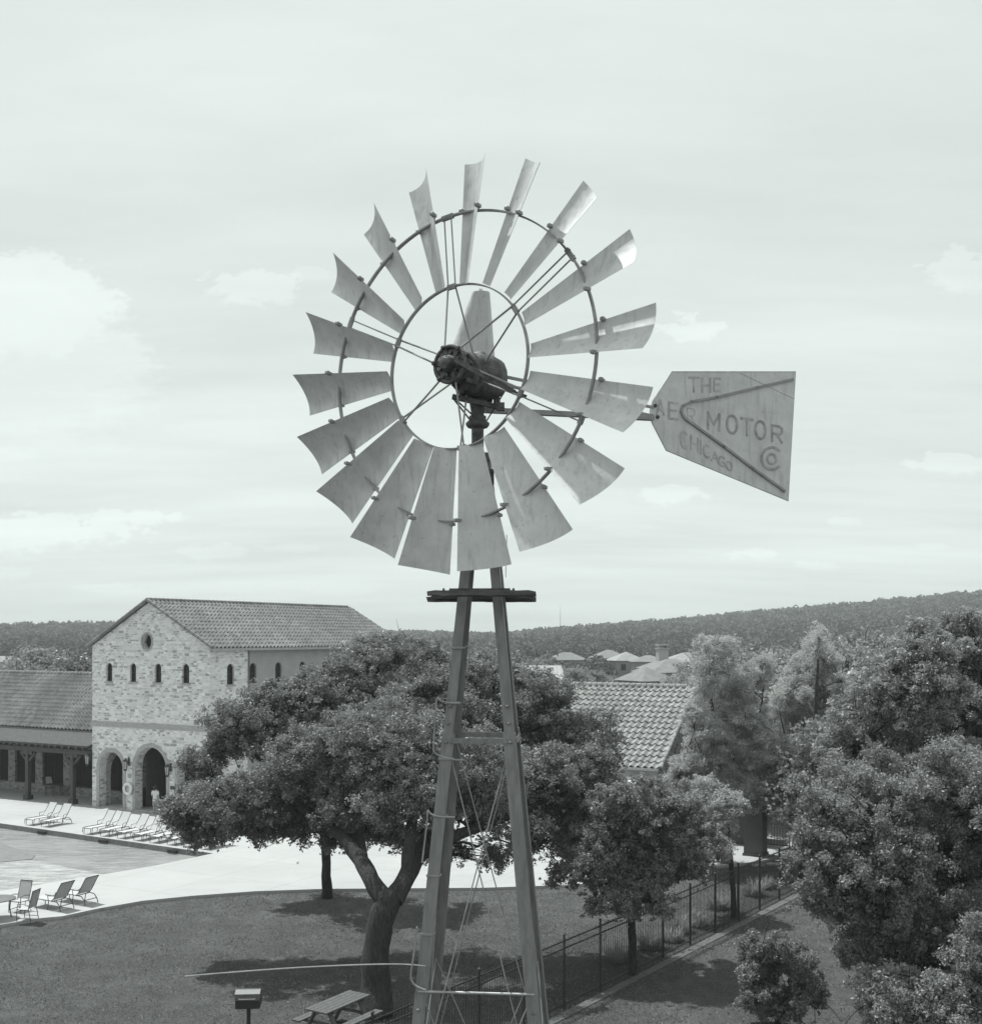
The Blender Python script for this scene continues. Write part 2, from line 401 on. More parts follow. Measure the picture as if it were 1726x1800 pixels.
for q in range(6):
    ph = math.radians(95+60*q)
    for sgn, ah, hr in ((1, .105, .115), (-1, -.11, .108)):
        b = MB(); o_ = wp(1.02, ph+sgn*.027, .03); mid = wp(.541, ph+sgn*.04, .0335+.010*sgn); hub = wp(hr, ph+sgn*.30, ah)
        b.tube([o_+(o_-mid)*.035, o_, mid], .0052, 6); b.tube([mid, hub], .0065, 6)
        b.lathe([(.012, -.01), (.012, .012)], o_, o_-mid, 6)
        b.build('spoke', M['rod'], wm, True)
# hub with two spoked flanges
b = MB()
b.lathe([(.07, -.2), (.112, -.115), (.118, -.06), (.105, 0), (.114, .06), (.108, .098), (.065, .108), (.05, .13), (.042, .165), (.02, .175)], WC, WN, 20)
for a, R in ((.105, .118), (-.11, .112)):
    b.tube([wp(R, 2*math.pi*i/32, a) for i in range(32)], .014, 8, closed=True)
    for q in range(6):
        ph = math.radians(95+60*q+17); b.bar(wp(.04, ph, a), wp(R, ph, a), .03, .018, WN)
        b.lathe([(.016, -.02), (.016, .022), (.009, .03)], wp(R, ph, a), WN, 8); b.lathe([(.012, -.01), (.012, .02)], wp(R*.62, ph+.5, a), WN, 6)
for q in range(5): b.bar(wp(.11, 2.6+.9*q, .03), wp(.135, 2.75+.9*q, -.05), .02, .03)
b.build('hub', M['iron'], wm, True)
# gearbox: cast case behind the hub
MA = np.array([-.088, 7.47])            # mast axis
b = MB(); gc = WC-WN*.28+np.array([0.0, 0, -.006])
side = np.cross(WN, (0, 0, 1)); side /= np.linalg.norm(side); UPV = np.array([0, 0, 1.])
fl = WN*np.array([1, 1, 0]); fl /= np.linalg.norm(fl)
V = []; secs = [(.24, .08, .11, -.01), (.18, .13, .14, -.01), (.05, .15, .15, -.01), (-.04, .14, .135, -.005), (-.085, .115, .11, .0), (-.108, .055, .065, .01)]
for a, rx, rz, dz in secs:
    for j in range(20):
        t = 2*math.pi*j/20; cx = math.copysign(abs(math.cos(t))**.7, math.cos(t)); cz = math.copysign(abs(math.sin(t))**.7, math.sin(t))
        V.append(gc+fl*a+side*rx*cx+UPV*(rz*cz+dz))
n = 20
b.add(V, [(i*n+j, i*n+(j+1) % n, (i+1)*n+(j+1) % n, (i+1)*n+j) for i in range(5) for j in range(n)]+[tuple(range(n)), tuple(5*n+j for j in range(n))], True)
b.tube([gc+fl*.03+side*.142*math.cos(t)+UPV*(.143*math.sin(t)-.01) for t in np.linspace(0, 2*math.pi, 24, endpoint=False)], .011, 6, closed=True)
for j in range(10):
    t = 2*math.pi*j/10; b.lathe([(.010, -.012), (.010, .018)], gc+fl*.05+side*.142*math.cos(t)+UPV*(.14*math.sin(t)-.01), fl, 6)
b.lathe([(.05, -.06), (.06, -.03), (.058, .03), (.04, .055), (.015, .062)], gc+side*-.02+fl*.10+UPV*.09, UPV, 14)
# lower casting and oil pan around the hub shaft
b.lathe([(.05, -.03), (.10, .0), (.112, .06), (.11, .16), (.07, .2)], WC-WN*.02-UPV*.045, fl*-1, 18)
for q in range(9): b.lathe([(.014, -.03), (.014, .02)], gc-UPV*.13+fl*(.16-.035*q)+side*(.03*math.sin(q*2.3)), UPV, 6)
b.bar(WC-UPV*.06-side*.02, gc-UPV*.08, .09, .06)
for j in range(5):
    p = WC-UPV*(.115+.004*j)-fl*(.02+.05*j)+side*(.05*math.sin(j*2.1)); b.lathe([(.018, -.045), (.018, .03), (.01, .045)], p, UPV, 8)
b.build('gearbox', M['iron'], wm, True)
# long shiny furl lever across the gearbox
b = MB(); b.bar(at(800, 632, 7.13), at(905, 690, 7.05), .022, .03); b.bar(at(905, 690, 7.05), at(925, 697, 7.02), .012, .02)
b.tube([at(822, 622, 7.2), at(840, 640, 7.15), at(846, 665, 7.18), at(838, 690, 7.25)], .012, 8)
b.build('furl_lever', M['iron'], wm, True)
# hood over the gears
b = MB(); V = []; hb = at(826, 645, 7.62); ht = at(845, 517, 7.60); ns_ = 24; lv = [(0, 1.0, 1), (.25, .84, 1), (.5, .68, 1), (.75, .52, 1), (1, .36, 1)]
for t, s_, _ in lv:
    c_ = hb*(1-t)+ht*t; c_[0] += 0
    for j in range(ns_):
        an = 2*math.pi*j/ns_; ex_ = math.copysign(abs(math.cos(an))**.75, math.cos(an)); ey_ = math.copysign(abs(math.sin(an))**.6, math.sin(an))
        V.append(c_+np.array([ex_*.172*s_, ey_*.12*(.5+.5*s_), 0]))
b.add(V, [(i*ns_+j, i*ns_+(j+1) % ns_, (i+1)*ns_+(j+1) % ns_, (i+1)*ns_+j) for i in range(4) for j in range(ns_)]+[tuple(range(ns_)), tuple(4*ns_+j for j in range(ns_))], True)
b.lathe([(.008, 0), (.008, .03), (.014, .03), (.014, .04)], ht+np.array([0, 0, -.005]), UPV, 8)
b.build('hood', M['galv'], wm, True)
# mast, collar, swivel guides
b = MB(); b.lathe([(.04, -.9), (.04, -.02), (.05, .04), (.075, .18)], (MA[0], MA[1], CAMZ+1.47), UPV, 16)
b.build('mast', M['iron'], wm, True)
b = MB(); zc = CAMZ+(V0-745)/F*7.47
b.lathe([(.045, -.03), (.066, -.024), (.078, -.008), (.078, .006), (.062, .014), (.056, .03), (.056, .05), (.045, .055)], (MA[0], MA[1], zc), UPV, 20)
for t in range(6):
    a = t*math.pi/3+.3; b.lathe([(.008, -.02), (.008, .016)], (MA[0]+.060*math.cos(a), MA[1]+.066*math.sin(a), zc), UPV, 6)
b.build('collar', M['iron'], wm, True)
# tail pivot brackets and struts
b = MB(); b.bar(at(795, 697, 7.36), at(882, 717, 7.42), .035, .03); b.bar(at(798, 702, 7.36), at(831, 744, 7.44), .008, .008); b.bar(at(803, 704, 7.36), at(840, 738, 7.44), .008, .008)
b.bar(at(880, 708, 7.42), at(880, 722, 7.42), .04, .05); b.bar(at(887, 688, 7.5), at(852, 745, 7.46), .008, .008); b.bar(at(873, 684, 7.5), at(878, 712, 7.46), .008, .008)
b.build('pivot_bracket', M['iron'], wm, True)
TD = np.array([math.cos(math.radians(24)), math.sin(math.radians(24)), 0]); TP = np.array([-.05, 7.5, 0])
TNn = np.array([TD[1], -TD[0], 0])      # towards the camera
def vane(u, v, off=0.0):                # point of the vane's plane
    ray = np.array([(u-U0)/F, 1, (V0-v)/F]); t = (TP@TNn)/(ray@TNn); p = ray*t; p[2] += CAMZ
    return p+TNn*off
b = MB(); b.bar(vane(852, 721), vane(1147, 735), .05, .032); b.build('tail_arm', M['rod'], wm, True)
for (u1, v1) in ((878, 660), (874, 674)):
    b = MB(); b.bar(vane(u1, v1), vane(1148, 716 if v1 < 665 else 731), .018, .018); b.build('tail_strut', M['rod'], wm, True)
outl = [(1143, 722), (1147, 705), (1180, 653), (1398, 653), (1385, 880), (1171, 791), (1147, 744), (1143, 733)]
b = MB(); V = [vane(u, v, .003) for u, v in outl]+[vane(u, v, -.003) for u, v in outl]; n = len(outl)
b.add(V, [tuple(range(n)), tuple(range(2*n-1, n-1, -1))]+[(i, (i+1) % n, n+(i+1) % n, n+i) for i in range(n)])
tv = b.build('tail_vane', M['galv'], wm, True)
def vchild(mb, name, m):
    o = mb.build(name, m, tv); o.data.transform(Matrix.Translation((-TX, -TY, 0))); return o
b = MB(); b.tube([vane(u, v, 0) for u, v in outl], .0065, 6, closed=True); vchild(b, 'rolled_edge', M['galv'])
b = MB(); vl = [(1393, 667), (1330, 681), (1260, 698), (1215, 706), (1200, 713), (1196, 723), (1202, 735), (1220, 748), (1270, 784), (1320, 822), (1376, 862)]
pv = [vane(u, v, .008) for u, v in vl]
for i in range(len(pv)-1): b.bar(pv[i], pv[i+1]+(pv[i+1]-pv[i])*.05, .017, .018, TNn)
vchild(b, 'stiffening_rib', M['rod'])  # darker metal carries the rib's shading in its colour
b = MB(); b.bar(vane(1300, 655, .004), vane(1396, 701, .004), .004, .004, TNn); vchild(b, 'crease', M['galv'])
for q in ((1151, 713), (1155, 733)):
    b = MB(); b.lathe([(.014, 0), (.014, .010), (.007, .016)], vane(*q, .003), TNn, 6); vchild(b, 'bolt', M['iron'])
G = {'T': [[(0, 1), (1, 1)], [(.5, 1), (.5, 0)]], 'H': [[(0, 0), (0, 1)], [(1, 0), (1, 1)], [(0, .5), (1, .5)]],
     'E': [[(1, 0), (0, 0), (0, 1), (1, 1)], [(0, .52), (.8, .52)]], 'A': [[(0, 0), (.5, 1), (1, 0)], [(.2, .35), (.8, .35)]],
     'R': [[(0, 0), (0, 1), (.75, 1), (1, .88), (1, .62), (.75, .5), (0, .5)], [(.5, .5), (1, 0)]], 'M': [[(0, 0), (0, 1), (.5, .35), (1, 1), (1, 0)]],
     'O': [[(.5+.5*math.cos(t), .5+.5*math.sin(t)) for t in np.linspace(0, 2*math.pi, 17)]],
     'C': [[(.5+.5*math.cos(t), .5+.5*math.sin(t)) for t in np.linspace(.8, 2*math.pi-.8, 14)]],
     'G': [[(.5+.5*math.cos(t), .5+.5*math.sin(t)) for t in np.linspace(.8, 2*math.pi-.4, 14)]+[(1, .45), (.6, .45)]], 'I': [[(.5, 0), (.5, 1)]]}
b = MB(); lvl = [0]
def letter(ch, u, v, w, h, lean=.0, drop=.0, sw=.011, k=1.0):
    lvl[0] += 1; off = .0045+.0002*(lvl[0] % 3)
    for st in G[ch]:
        for i in range(len(st)-1):
            q = []
            for (x, y) in (st[i], st[i+1]):
                uu = u+(x-.5)*w; vv = v-(y-.5)*h+(x-.5)*w*drop; q.append((uu, vv))
            p0 = vane(*q[0], off); p1 = vane(*q[1], off); d = p1-p0; d /= np.linalg.norm(d)+1e-9; off += .00007
            b.bar(p0-d*sw*.35, p1+d*sw*.35, sw*k, .0012, TNn)
def word_end(mm='letter_faint'):
    global b
    vchild(b, 'lettering', M[mm]); b = MB()
for ch, u, v, w, h in (('T', 1219, 676, 17, 25), ('H', 1241, 677, 14, 24), ('E', 1260, 676, 11, 22)): letter(ch, u, v, w, h, sw=.014)
word_end()
for ch, u, v, w, h in (('A', 1160, 716, 13, 26), ('E', 1183, 722, 15, 28)): letter(ch, u, v, w, h, drop=.1, sw=.014)
word_end()
letter('R', 1214, 731, 13, 26, drop=.12, sw=.006)
word_end()
for ch, u, v, w, h in (('M', 1254, 741, 20, 29), ('O', 1286, 746, 18, 31), ('T', 1312, 751, 20, 29), ('O', 1336, 756, 18, 31), ('R', 1365, 763, 17, 28)): letter(ch, u, v, w, h, drop=.16, sw=.018)
word_end('letter')
for ch, u, v, w, h in (('C', 1202, 773, 13, 28), ('H', 1220, 780, 12, 25), ('I', 1231, 786, 6, 23), ('C', 1242, 793, 12, 21), ('A', 1256, 803, 12, 18), ('G', 1269, 811, 11, 16), ('O', 1281, 819, 10, 14)): letter(ch, u, v, w, h, drop=.4, sw=.0125)
word_end()
letter('C', 1356, 806, 36, 39, sw=.021); letter('O', 1356, 807, 16, 17, sw=.017)
vchild(b, 'lettering', M['letter'])
# tower
ZC = CAMZ+1.86; SL = .188
YAW = math.radians(-5.0); tx = np.array([math.cos(YAW), math.sin(YAW), 0]); ty = np.array([-math.sin(YAW), math.cos(YAW), 0])
def leg_at(i, z, inset=0.0):
    h = max((ZC-z)*SL/2, .03)-inset; sx, sy = ((-1, -1), (1, -1), (1, 1), (-1, 1))[i]
    return np.array([TX, TY, 0])+tx*sx*h+ty*sy*h*1.0+np.array([0, 0, z])
for i in range(4):
    sx, sy = ((-1, -1), (1, -1), (1, 1), (-1, 1))[i]; b = MB()
    for (z0, z1, wd) in ((-.1, CAMZ-.62, .078), (CAMZ-.62, CAMZ+1.2, .064)):
        a, c = leg_at(i, z0), leg_at(i, z1); off = 0 if wd > .07 else .006
        th = .007
        poly = [(0, 0), (wd, 0), (wd, th), (th, th), (th, wd), (0, wd)]
        V = []
        for p in (a, c):
            for (px, py) in poly: V.append(p-tx*sx*(px+off)-ty*sy*(py+off))
        b.add(V, [tuple(range(6))[::-1], tuple(range(6, 12))]+[(j, (j+1) % 6, 6+(j+1) % 6, 6+j) for j in range(6)])
    for z in (CAMZ-.45, CAMZ-.56, CAMZ-.68, CAMZ-2.35):
        p = leg_at(i, z)-tx*sx*.032; b.lathe([(.011, 0), (.011, .012), (.006, .018)], p, -ty*-sy, 6)
    b.build('leg', M['leg'], wm, True)
def girt(z, m, w=.03, h=.022, nm='girt', round_=False, sides=(0, 1, 2, 3)):
    for i in sides:
        b = MB(); p, q = leg_at(i, z), leg_at((i+1) % 4, z)
        d = (q-p)/np.linalg.norm(q-p)
        if round_: b.tube([p+d*.02, (p+q)/2, q-d*.02], .009, 8)
        else: b.bar(p+d*.03, q-d*.03, .008, w); b.bar(p+d*.05-np.array([0, 0, w/2]), q-d*.05-np.array([0, 0, w/2]), h, .006)
        b.build(nm, m, wm, True)
girt(CAMZ-.67, M['leg']); girt(CAMZ-2.24, M['zinc'], round_=True, sides=(0,)); girt(CAMZ-4.4, M['leg']); girt(CAMZ-6.6, M['leg']); girt(CAMZ-8.8, M['leg'])
lv = [CAMZ-.67, CAMZ-2.24, CAMZ-4.4, CAMZ-6.6, CAMZ-8.8]
for k in range(4):
    for i in range(4):
        for (za, zb) in ((lv[k], lv[k+1]), (lv[k+1], lv[k])) if k else ((CAMZ-.67, CAMZ-2.24-.9), (CAMZ-2.24-.9, CAMZ-.67)):
            b = MB(); b.tube([leg_at(i, za, .03), (leg_at(i, za, .03)+leg_at((i+1) % 4, zb, .03))/2, leg_at((i+1) % 4, zb, .03)], .0042, 5)
            b.build('brace_rod', M['rod'], wm, True)
# platform boards
zp = CAMZ+.268
for (y0, z_, x0, x1, hh) in ((7.08, zp, 752, 942, .03), (7.20, zp-.004, 762, 941, .028), (7.83, zp-.012, 751, 943, .042), (7.72, zp, 760, 936, .03)):
    b = MB(); xa = (x0-U0)/F*y0; xb = (x1-U0)/F*y0; nseg = 14; V = []
    for i in range(nseg+1):
        x = xa+(xb-xa)*i/nseg; e = 0 if 0 < i < nseg else 1
        for (dy, dz) in ((-.05, -hh/2), (.05, -hh/2), (.05, hh/2), (-.05, hh/2)):
            V.append((x+rng.normal(0, .006)*e, y0+dy+rng.normal(0, .0015), z_+dz+rng.normal(0, .0018)-.008*e*(dz > 0)))
    b.add(V, [(i*4+j, i*4+(j+1) % 4, (i+1)*4+(j+1) % 4, (i+1)*4+j) for i in range(nseg) for j in range(4)]+[(3, 2, 1, 0), tuple(nseg*4+j for j in range(4))])
    b.build('platform_board', M['plank'], wm, True)
for xo in (-.235, .20):
    b = MB(); b.bar((TX+xo, 7.255, zp), (TX+xo, 7.665, zp), .07, .02); b.build('platform_board', M['plank'], wm, True)
for x, y in ((-.235, 7.08), (.20, 7.08), (-.235, 7.83), (.2, 7.83)):
    b = MB(); b.lathe([(.009, 0), (.009, .012), (.005, .018)], (TX+x, y, zp+.012), UPV, 6); b.build('bolt', M['iron'], wm, True)
b = MB(); b.bar(leg_at(0, zp+.02)+np.array([-.05, -.01, 0]), leg_at(1, zp+.02)+np.array([.05, -.01, 0]), .01, .04)
b.build('platform_bracket', M['iron'], wm, True)
b = MB(); b.bar(leg_at(3, zp+.02)-tx*.05, leg_at(2, zp+.02)+tx*.05, .01, .04); b.build('platform_bracket', M['iron'], wm, True)
# bent step irons on the left front leg, wire, long bent rod
def px_tube(name, pts, d, r, m):
    b = MB(); P = [at(u, v, d) for u, v in pts]
    Q = []
    for i in range(len(P)-1):
        p0 = P[max(i-1, 0)]; p1 = P[i]; p2 = P[i+1]; p3 = P[min(i+2, len(P)-1)]
        for t in (0, .25, .5, .75): Q.append(.5*((2*p1)+(-p0+p2)*t+(2*p0-5*p1+4*p2-p3)*t*t+(-p0+3*p1-3*p2+p3)*t**3))
    Q.append(P[-1]); b.tube(Q, r, 6); return b.build(name, m, wm, True)
px_tube('step_iron', [(810, 1236), (790, 1236), (774, 1232), (768, 1228), (766, 1250), (762, 1310), (764, 1323), (776, 1330), (800, 1336), (815, 1336)], 7.18, .006, M['rod'])
px_tube('step_iron', [(800, 1437), (772, 1436), (757, 1431), (752, 1426), (750, 1450), (742, 1517)], 7.14, .006, M['rod'])
px_tube('step_iron', [(733, 1630), (727, 1680), (722, 1714), (725, 1727), (733, 1735), (748, 1741)], 7.1, .0065, M['rod'])
px_tube('step_iron', [(822, 1137), (818, 1137), (824, 1137), (824, 1150), (821, 1180)], 7.24, .005, M['rod'])
px_tube('bent_rod', [(325, 1717), (420, 1709), (520, 1702), (600, 1698), (660, 1696), (710, 1696), (748, 1699)], 7.1, .005, M['zinc'])
for v, uL in ((1237, 798), (1336, 793), (1436, 783), (1540, 776), (1641, 768), (1139, 806)):
    b = MB(); z = CAMZ-(v-V0)/F*7.2; p = leg_at(0, z); b.bar(p-tx*.006-ty*.006, p+tx*.075-ty*.006, .006, .014); b.bar(p+tx*.075-ty*.006, p+tx*.085+ty*.03, .006, .012); b.build('strap', M['rod'], wm, True)
b = MB(); b.tube([at(889, 1015, 7.4), at(889, 1005, 7.4), at(891, 940, 7.4)], .0022, 5)
b.build('hanging_wire', M['rod'], wm, True)
b = MB(); b.box((-.06, -.05, -.045), (.03, .05, .045), None, (leg_at(1, CAMZ+1.04)-tx*.02)); b.lathe([(.09, 0), (.09, .05)], (TX, TY, CAMZ+1.15), UPV, 14); b.build('tower_cap', M['iron'], wm, True)
for i in range(4):
    b = MB(); p = leg_at(i, 0); b.box((-.25, -.25, -.3), (.25, .25, .06), None, p); b.build('footing', M['kerb'], wm, True)

# ================================================================== GROUND, DECK, POOL
LZ = -.12
deck_out = [gnd(-260, 1690), gnd(0, 1622), gnd(75, 1606), gnd(110, 1611), gnd(170, 1598), gnd(250, 1584), gnd(340, 1575), gnd(450, 1567), gnd(570, 1563), gnd(700, 1562), gnd(850, 1561), gnd(1000, 1556), gnd(1060, 1551), gnd(1150, 1538), gnd(1225, 1527), gnd(1300, 1519), gnd(1345, 1512)]
deck_out[1] = gnd(0, 1626); deck_out[2] = gnd(75, 1614)
deck_out += [np.array([16.5, 56, 0]), np.array([24, 78, 0]), np.array([10, 92, 0]), np.array([-50, 108, 0]), np.array([-60, 60, 0])]
pool = [gnd(375, 1500.5), gnd(278, 1521), gnd(185, 1537), gnd(120, 1547), gnd(60, 1557), gnd(0, 1567), gnd(-120, 1585), np.array([-33, 48, 0]), np.array([-38, 70.2, 0])]
b = MB(); b.panel([tuple(p[:2]) for p in deck_out], [[tuple(p[:2]) for p in pool]], lambda x, y, k: (x, y, 0 if k == 0 else -.35))
o = b.build('pool_deck', M['deck']); tag(o, kind='structure')
b = MB(); n = len(pool)
V = [p+np.array([0, 0, -.002]) for p in pool]+[p+np.array([0, 0, -1.3]) for p in pool]
b.add(V, [(i, (i+1) % n, n+(i+1) % n, n+i) for i in range(n)]+[tuple(range(n, 2*n))])
# shrink slightly so the tiled wall stands inside the concrete edge
c0 = np.mean(pool, 0); vv = b.v[0]; vv[:, :2] = c0[:2]+(vv[:, :2]-c0[:2])*.9985
o = b.build('pool_basin', M['poolwall']); tag(o, kind='structure')
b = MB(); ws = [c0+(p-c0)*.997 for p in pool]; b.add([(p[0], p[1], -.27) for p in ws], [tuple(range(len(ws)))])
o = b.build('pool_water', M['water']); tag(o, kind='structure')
b = MB(); b.panel([tuple(gnd(u, v, -.2)[:2]) for u, v in ((-60, 1470), (0, 1481), (28, 1490), (62, 1502), (56, 1509), (0, 1514), (-60, 1520))], [], lambda x, y, k: (x, y, -.245 if k == 0 else -.6))  # flat slab of the wall tile, drawn for a dark patch of water
o = b.build('pool_slab', M['poolwall']); tag(o, kind='structure')
# skimmer slots of the pool
for k, u in enumerate((73, 181, 303)):
    v = 1447+.1427*u+6.0; p = gnd(u, v, -.15)
    b = MB(); b.box((-.32, -.04, -.1), (.32, .06, .06)); o = b.build('skimmer_slot', M['black']); o.location = gnd(u, 1447+.1427*u+2.0)+np.array([0, -.02, -.13]); o.rotation_euler = (0, 0, math.atan2(-.53, .848))
    tag(o, ('black skimmer slot in the pool wall below the two paired loungers', 'black skimmer slot in the pool wall near the first of the long lounger row', 'black skimmer slot in the pool wall near the pool corner')[k], 'skimmer', 'skimmer slots in the pool wall')

def hill_h(x, y):
    d = np.hypot(x, y); a = x/np.maximum(y, 1)*F+U0
    prof = np.interp(a, [-600, 0, 163, 400, 620, 760, 860, 960, 1100, 1200, 1350, 1500, 1726, 2100], [24, 15, 17, 15, 9, 9, 8.5, 12.5, 18.5, 21.5, 27, 34, 44.5, 54])
    t = np.clip((d-260)/900, 0, 1); t = t*t*(3-2*t)
    bumps = 1.0*np.sin(x*.013+1)*np.cos(y*.009)*t*2
    far = np.clip((d-1160)/500, 0, 1)
    return LZ+(prof-2)*t+bumps-far*(prof+8)
b = MB(); na, nd = 90, 60
rs = np.concatenate([[130], np.geomspace(140, 1900, 47)]); V = []
for i in range(na):
    a = math.radians(-62+124*i/(na-1))
    for r in rs:
        x, y = r*math.sin(a), r*math.cos(a)-30; V.append((x, y, float(hill_h(x, y)) if y > 200 else LZ))
b.grid(V, na, len(rs))
arc = [(130*math.sin(math.radians(-62+124*i/(na-1))), 130*math.cos(math.radians(-62+124*i/(na-1)))-30) for i in range(na)]
pc_ = np.mean(pool, 0)[:2]; hole = [tuple(pc_+(p[:2]-pc_)*1.06) for p in pool]
tri = tessellate_polygon([[Vector((x, y, 0)) for x, y in [(-115, -8.0)]+arc+[(115, -8.0)]], [Vector((x, y, 0)) for x, y in hole]])
b.add([(x, y, LZ) for x, y in [(-115, -8.0)]+arc+[(115, -8.0)]+hole], [tuple(t) for t in tri])
o = b.build('lawn_and_valley_ground', M['lawn']); o.name = 'lawn'; tag(o, kind='structure')
# plain ground further out (all round) just below the lawn
b = MB(); b.add([(-3000, -3000, -11), (3000, -3000, -11), (3000, 3000, -11), (-3000, 3000, -11)], [(0, 1, 2, 3)]); o = b.build('ground', M['hill']); tag(o, kind='structure')
b = MB(); b.box((-120, -120, LZ-.01), (120, -8, LZ-.004)); o = b.build('ground_behind', M['lawn']); o.name = 'back_lawn'; tag(o, kind='structure')

# grass tufts of the lawn in view
def in_deck(x, y):
    poly = np.array([p[:2] for p in deck_out]); ins = np.zeros(x.shape, bool); j = len(poly)-1
    for i in range(len(poly)):
        xi, yi = poly[i]; xj, yj = poly[j]
        c = ((yi > y) != (yj > y)) & (x < (xj-xi)*(y-yi)/(yj-yi+1e-12)+xi); ins ^= c; j = i
    return ins
nT = 240000
y = rng.uniform(28, 56, nT); x = rng.uniform(-.48, .48, nT)*y; ok = ~in_deck(x, y)
cl = np.sin(x*1.7+np.sin(y*1.3)*2)*np.sin(y*2.1+np.sin(x*.9)*2); ok &= rng.random(nT) < (.55+.45*cl)
x, y = x[ok], y[ok]; n = len(x); h = rng.uniform(.015, .05, n)*(1+1.2*(rng.random(n) < .12)); w = rng.uniform(.008, .026, n); a = rng.uniform(0, math.pi, n); le = rng.normal(0, .03, (n, 2))
P = np.stack([x, y, np.full(n, LZ)], 1); dx = np.stack([np.cos(a)*w, np.sin(a)*w, np.zeros(n)], 1); tp = np.stack([le[:, 0], le[:, 1], h], 1)
o = np_quads('lawn_grass_tufts', np.stack([P-dx, P+dx, P+tp], 1), M['blade_grass'], k=3); tag(o, 'short dry grass of the lawn', 'grass', kind='stuff')

# kerb strip along the fence
FP = np.array([3.27, 34.0, LZ]); FD = np.array([8.33, 11.7, 0]); FD /= np.linalg.norm(FD); FNn = np.array([FD[1], -FD[0], 0])
b = MB(); b.bar(FP-FD*14+FNn*.32, FP+FD*19+FNn*.32, .30, .05); o = b.build('mowing_strip', M['kerb']); tag(o, kind='structure')
b = MB(); V = []; nn = 40
for s_ in (0, 1):
    for i in range(nn):
        t = -2+19*i/(nn-1) if s_ == 0 else 17-19*i/(nn-1); wd = .15 if s_ == 0 else -1.5-.5*math.sin(i*.9)-.25*math.sin(i*2.3)
        V.append(FP+FD*t+FNn*wd+np.array([0, 0, .004]))
b.add(V, [tuple(range(2*nn))]); o = b.build('planting_bed', M['mulch']); tag(o, kind='structure')

# ================================================================== FENCE
fence = thing('metal_fence', 'black metal picket fence running from the windmill foot up to the stone gate pier', 'fence', tuple(FP))
fpos = [FP+FD*2.05*k for k in range(-6, 10)]
for i, p in enumerate(fpos):
    b = MB(); b.box((-.03, -.03, 0), (.03, .03, 2.1), None, p); b.lathe([(.05, 0), (.05, .02), (.02, .05)], p+np.array([0, 0, 2.1]), UPV, 8); b.build('post', M['black_iron'], fence, True)
    if i+1 < len(fpos):
        q = fpos[i+1]; b = MB(); d = (q-p)/np.linalg.norm(q-p)
        for z in (.15, 1.72, 1.93): b.bar(p+d*.035+UPV*z, q-d*.035+UPV*z, .03, .035)
        L = np.linalg.norm(q-p); npk = 18
        for k in range(1, npk):
            c_ = p+d*(L*k/npk); b.box((-.006, -.006, .06), (.006, .006, 1.99), None, c_)
        b.build('picket_panel', M['black_iron'], fence, True)

# ================================================================== BUILDINGS
def arch_pts(xc, w, z0, ztop, n=12):
    r = w/2; zs = ztop-r
    return [(xc-r, z0), (xc+r, z0), (xc+r, zs)]+[(xc+r*math.cos(t), zs+r*math.sin(t)) for t in np.linspace(0, math.pi, n)[1:-1]]+[(xc-r, zs)]
def tiled(b, L, y0, z0, y1, z1, x0=0.0, per=.34, row=.42, amp=.085, lf=.045):
    """barrel tiles on a slope; x from x0 to x0+L, eave (y0,z0) to ridge (y1,z1)"""
    S = math.hypot(y1-y0, z1-z0); nrow = max(2, int(S/row)); nt = int(L/per); m = 6; V = []
    ty_, tz_ = (y1-y0)/S, (z1-z0)/S; ny, nz = -tz_*(1 if y1 > y0 else -1), abs(ty_)
    if nz < 0: ny, nz = -ny, -nz
    xs = x0+np.linspace(0, L, nt*m+1); wav = amp*np.maximum(np.cos(2*np.pi*(xs-x0)/per), -.55)
    for r in range(nrow):
        for (e, lift) in ((r, lf), (r+.999, .0)):
            s_ = S*e/nrow
            for x_, w_ in zip(xs, wav): V.append((x_, y0+ty_*s_+ny*(lift+w_), z0+tz_*s_+nz*(lift+w_)))
    b.grid(V, nrow*2, len(xs), True); return b
def rot_thing(name, label, cat, loc, group=None): return thing(name, label, cat, loc, RZ, group)

P0 = np.array([-24.6, 70.1, 0]); W = 9.6; DEP = 20.1; EZ = 9.9; RIDGE = 12.55
hall = rot_thing('stone_hall', 'tall gabled stone hall with arched ground floor and clay tile roof beside the pool', 'building', P0)
wins = [(1.46, .5), (3.46, .5), (5.5, .52), (7.7, .55)]
arches = [(1.63, 2.0, 3.42), (4.93, 2.5, 3.85), (8.1, 2.0, 3.42)]
holes = [arch_pts(x, w, .002, zt) for x, w, zt in arches]+[arch_pts(x, w, 7.72, 8.86) for x, w in wins]+[[(4.62+.40*math.cos(t), 10.16+.48*math.sin(t)) for t in np.linspace(0, 2*math.pi, 18, endpoint=False)]]
b = MB(); b.panel([(0, 0), (W, 0), (W, EZ), (W/2, RIDGE-.02), (0, EZ)], holes, lambda x, z, k: (x, .55*k, z)); b.build('wall', M['stone'], hall)
sd = [arch_pts(1.73, .62, 7.62, 8.86)]
b = MB(); b.panel([(.55, 0), (3.23, 0), (3.23, EZ), (.55, EZ)], sd, lambda y_, z, k: (W-.35*k, y_, z)); b.build('wall', M['stone'], hall)
sw = [3.86+2.4*i for i in range(7)]
b = MB(); b.panel([(3.23, 0), (DEP, 0), (DEP, EZ), (3.23, EZ)], [arch_pts(y_, .62, 7.62, 8.86) for y_ in sw], lambda y_, z, k: (W-.12-.3*k, y_, z)); o = b.build('wall', M['stucco'], hall); o['label'] = 'smooth grey stucco side wall'
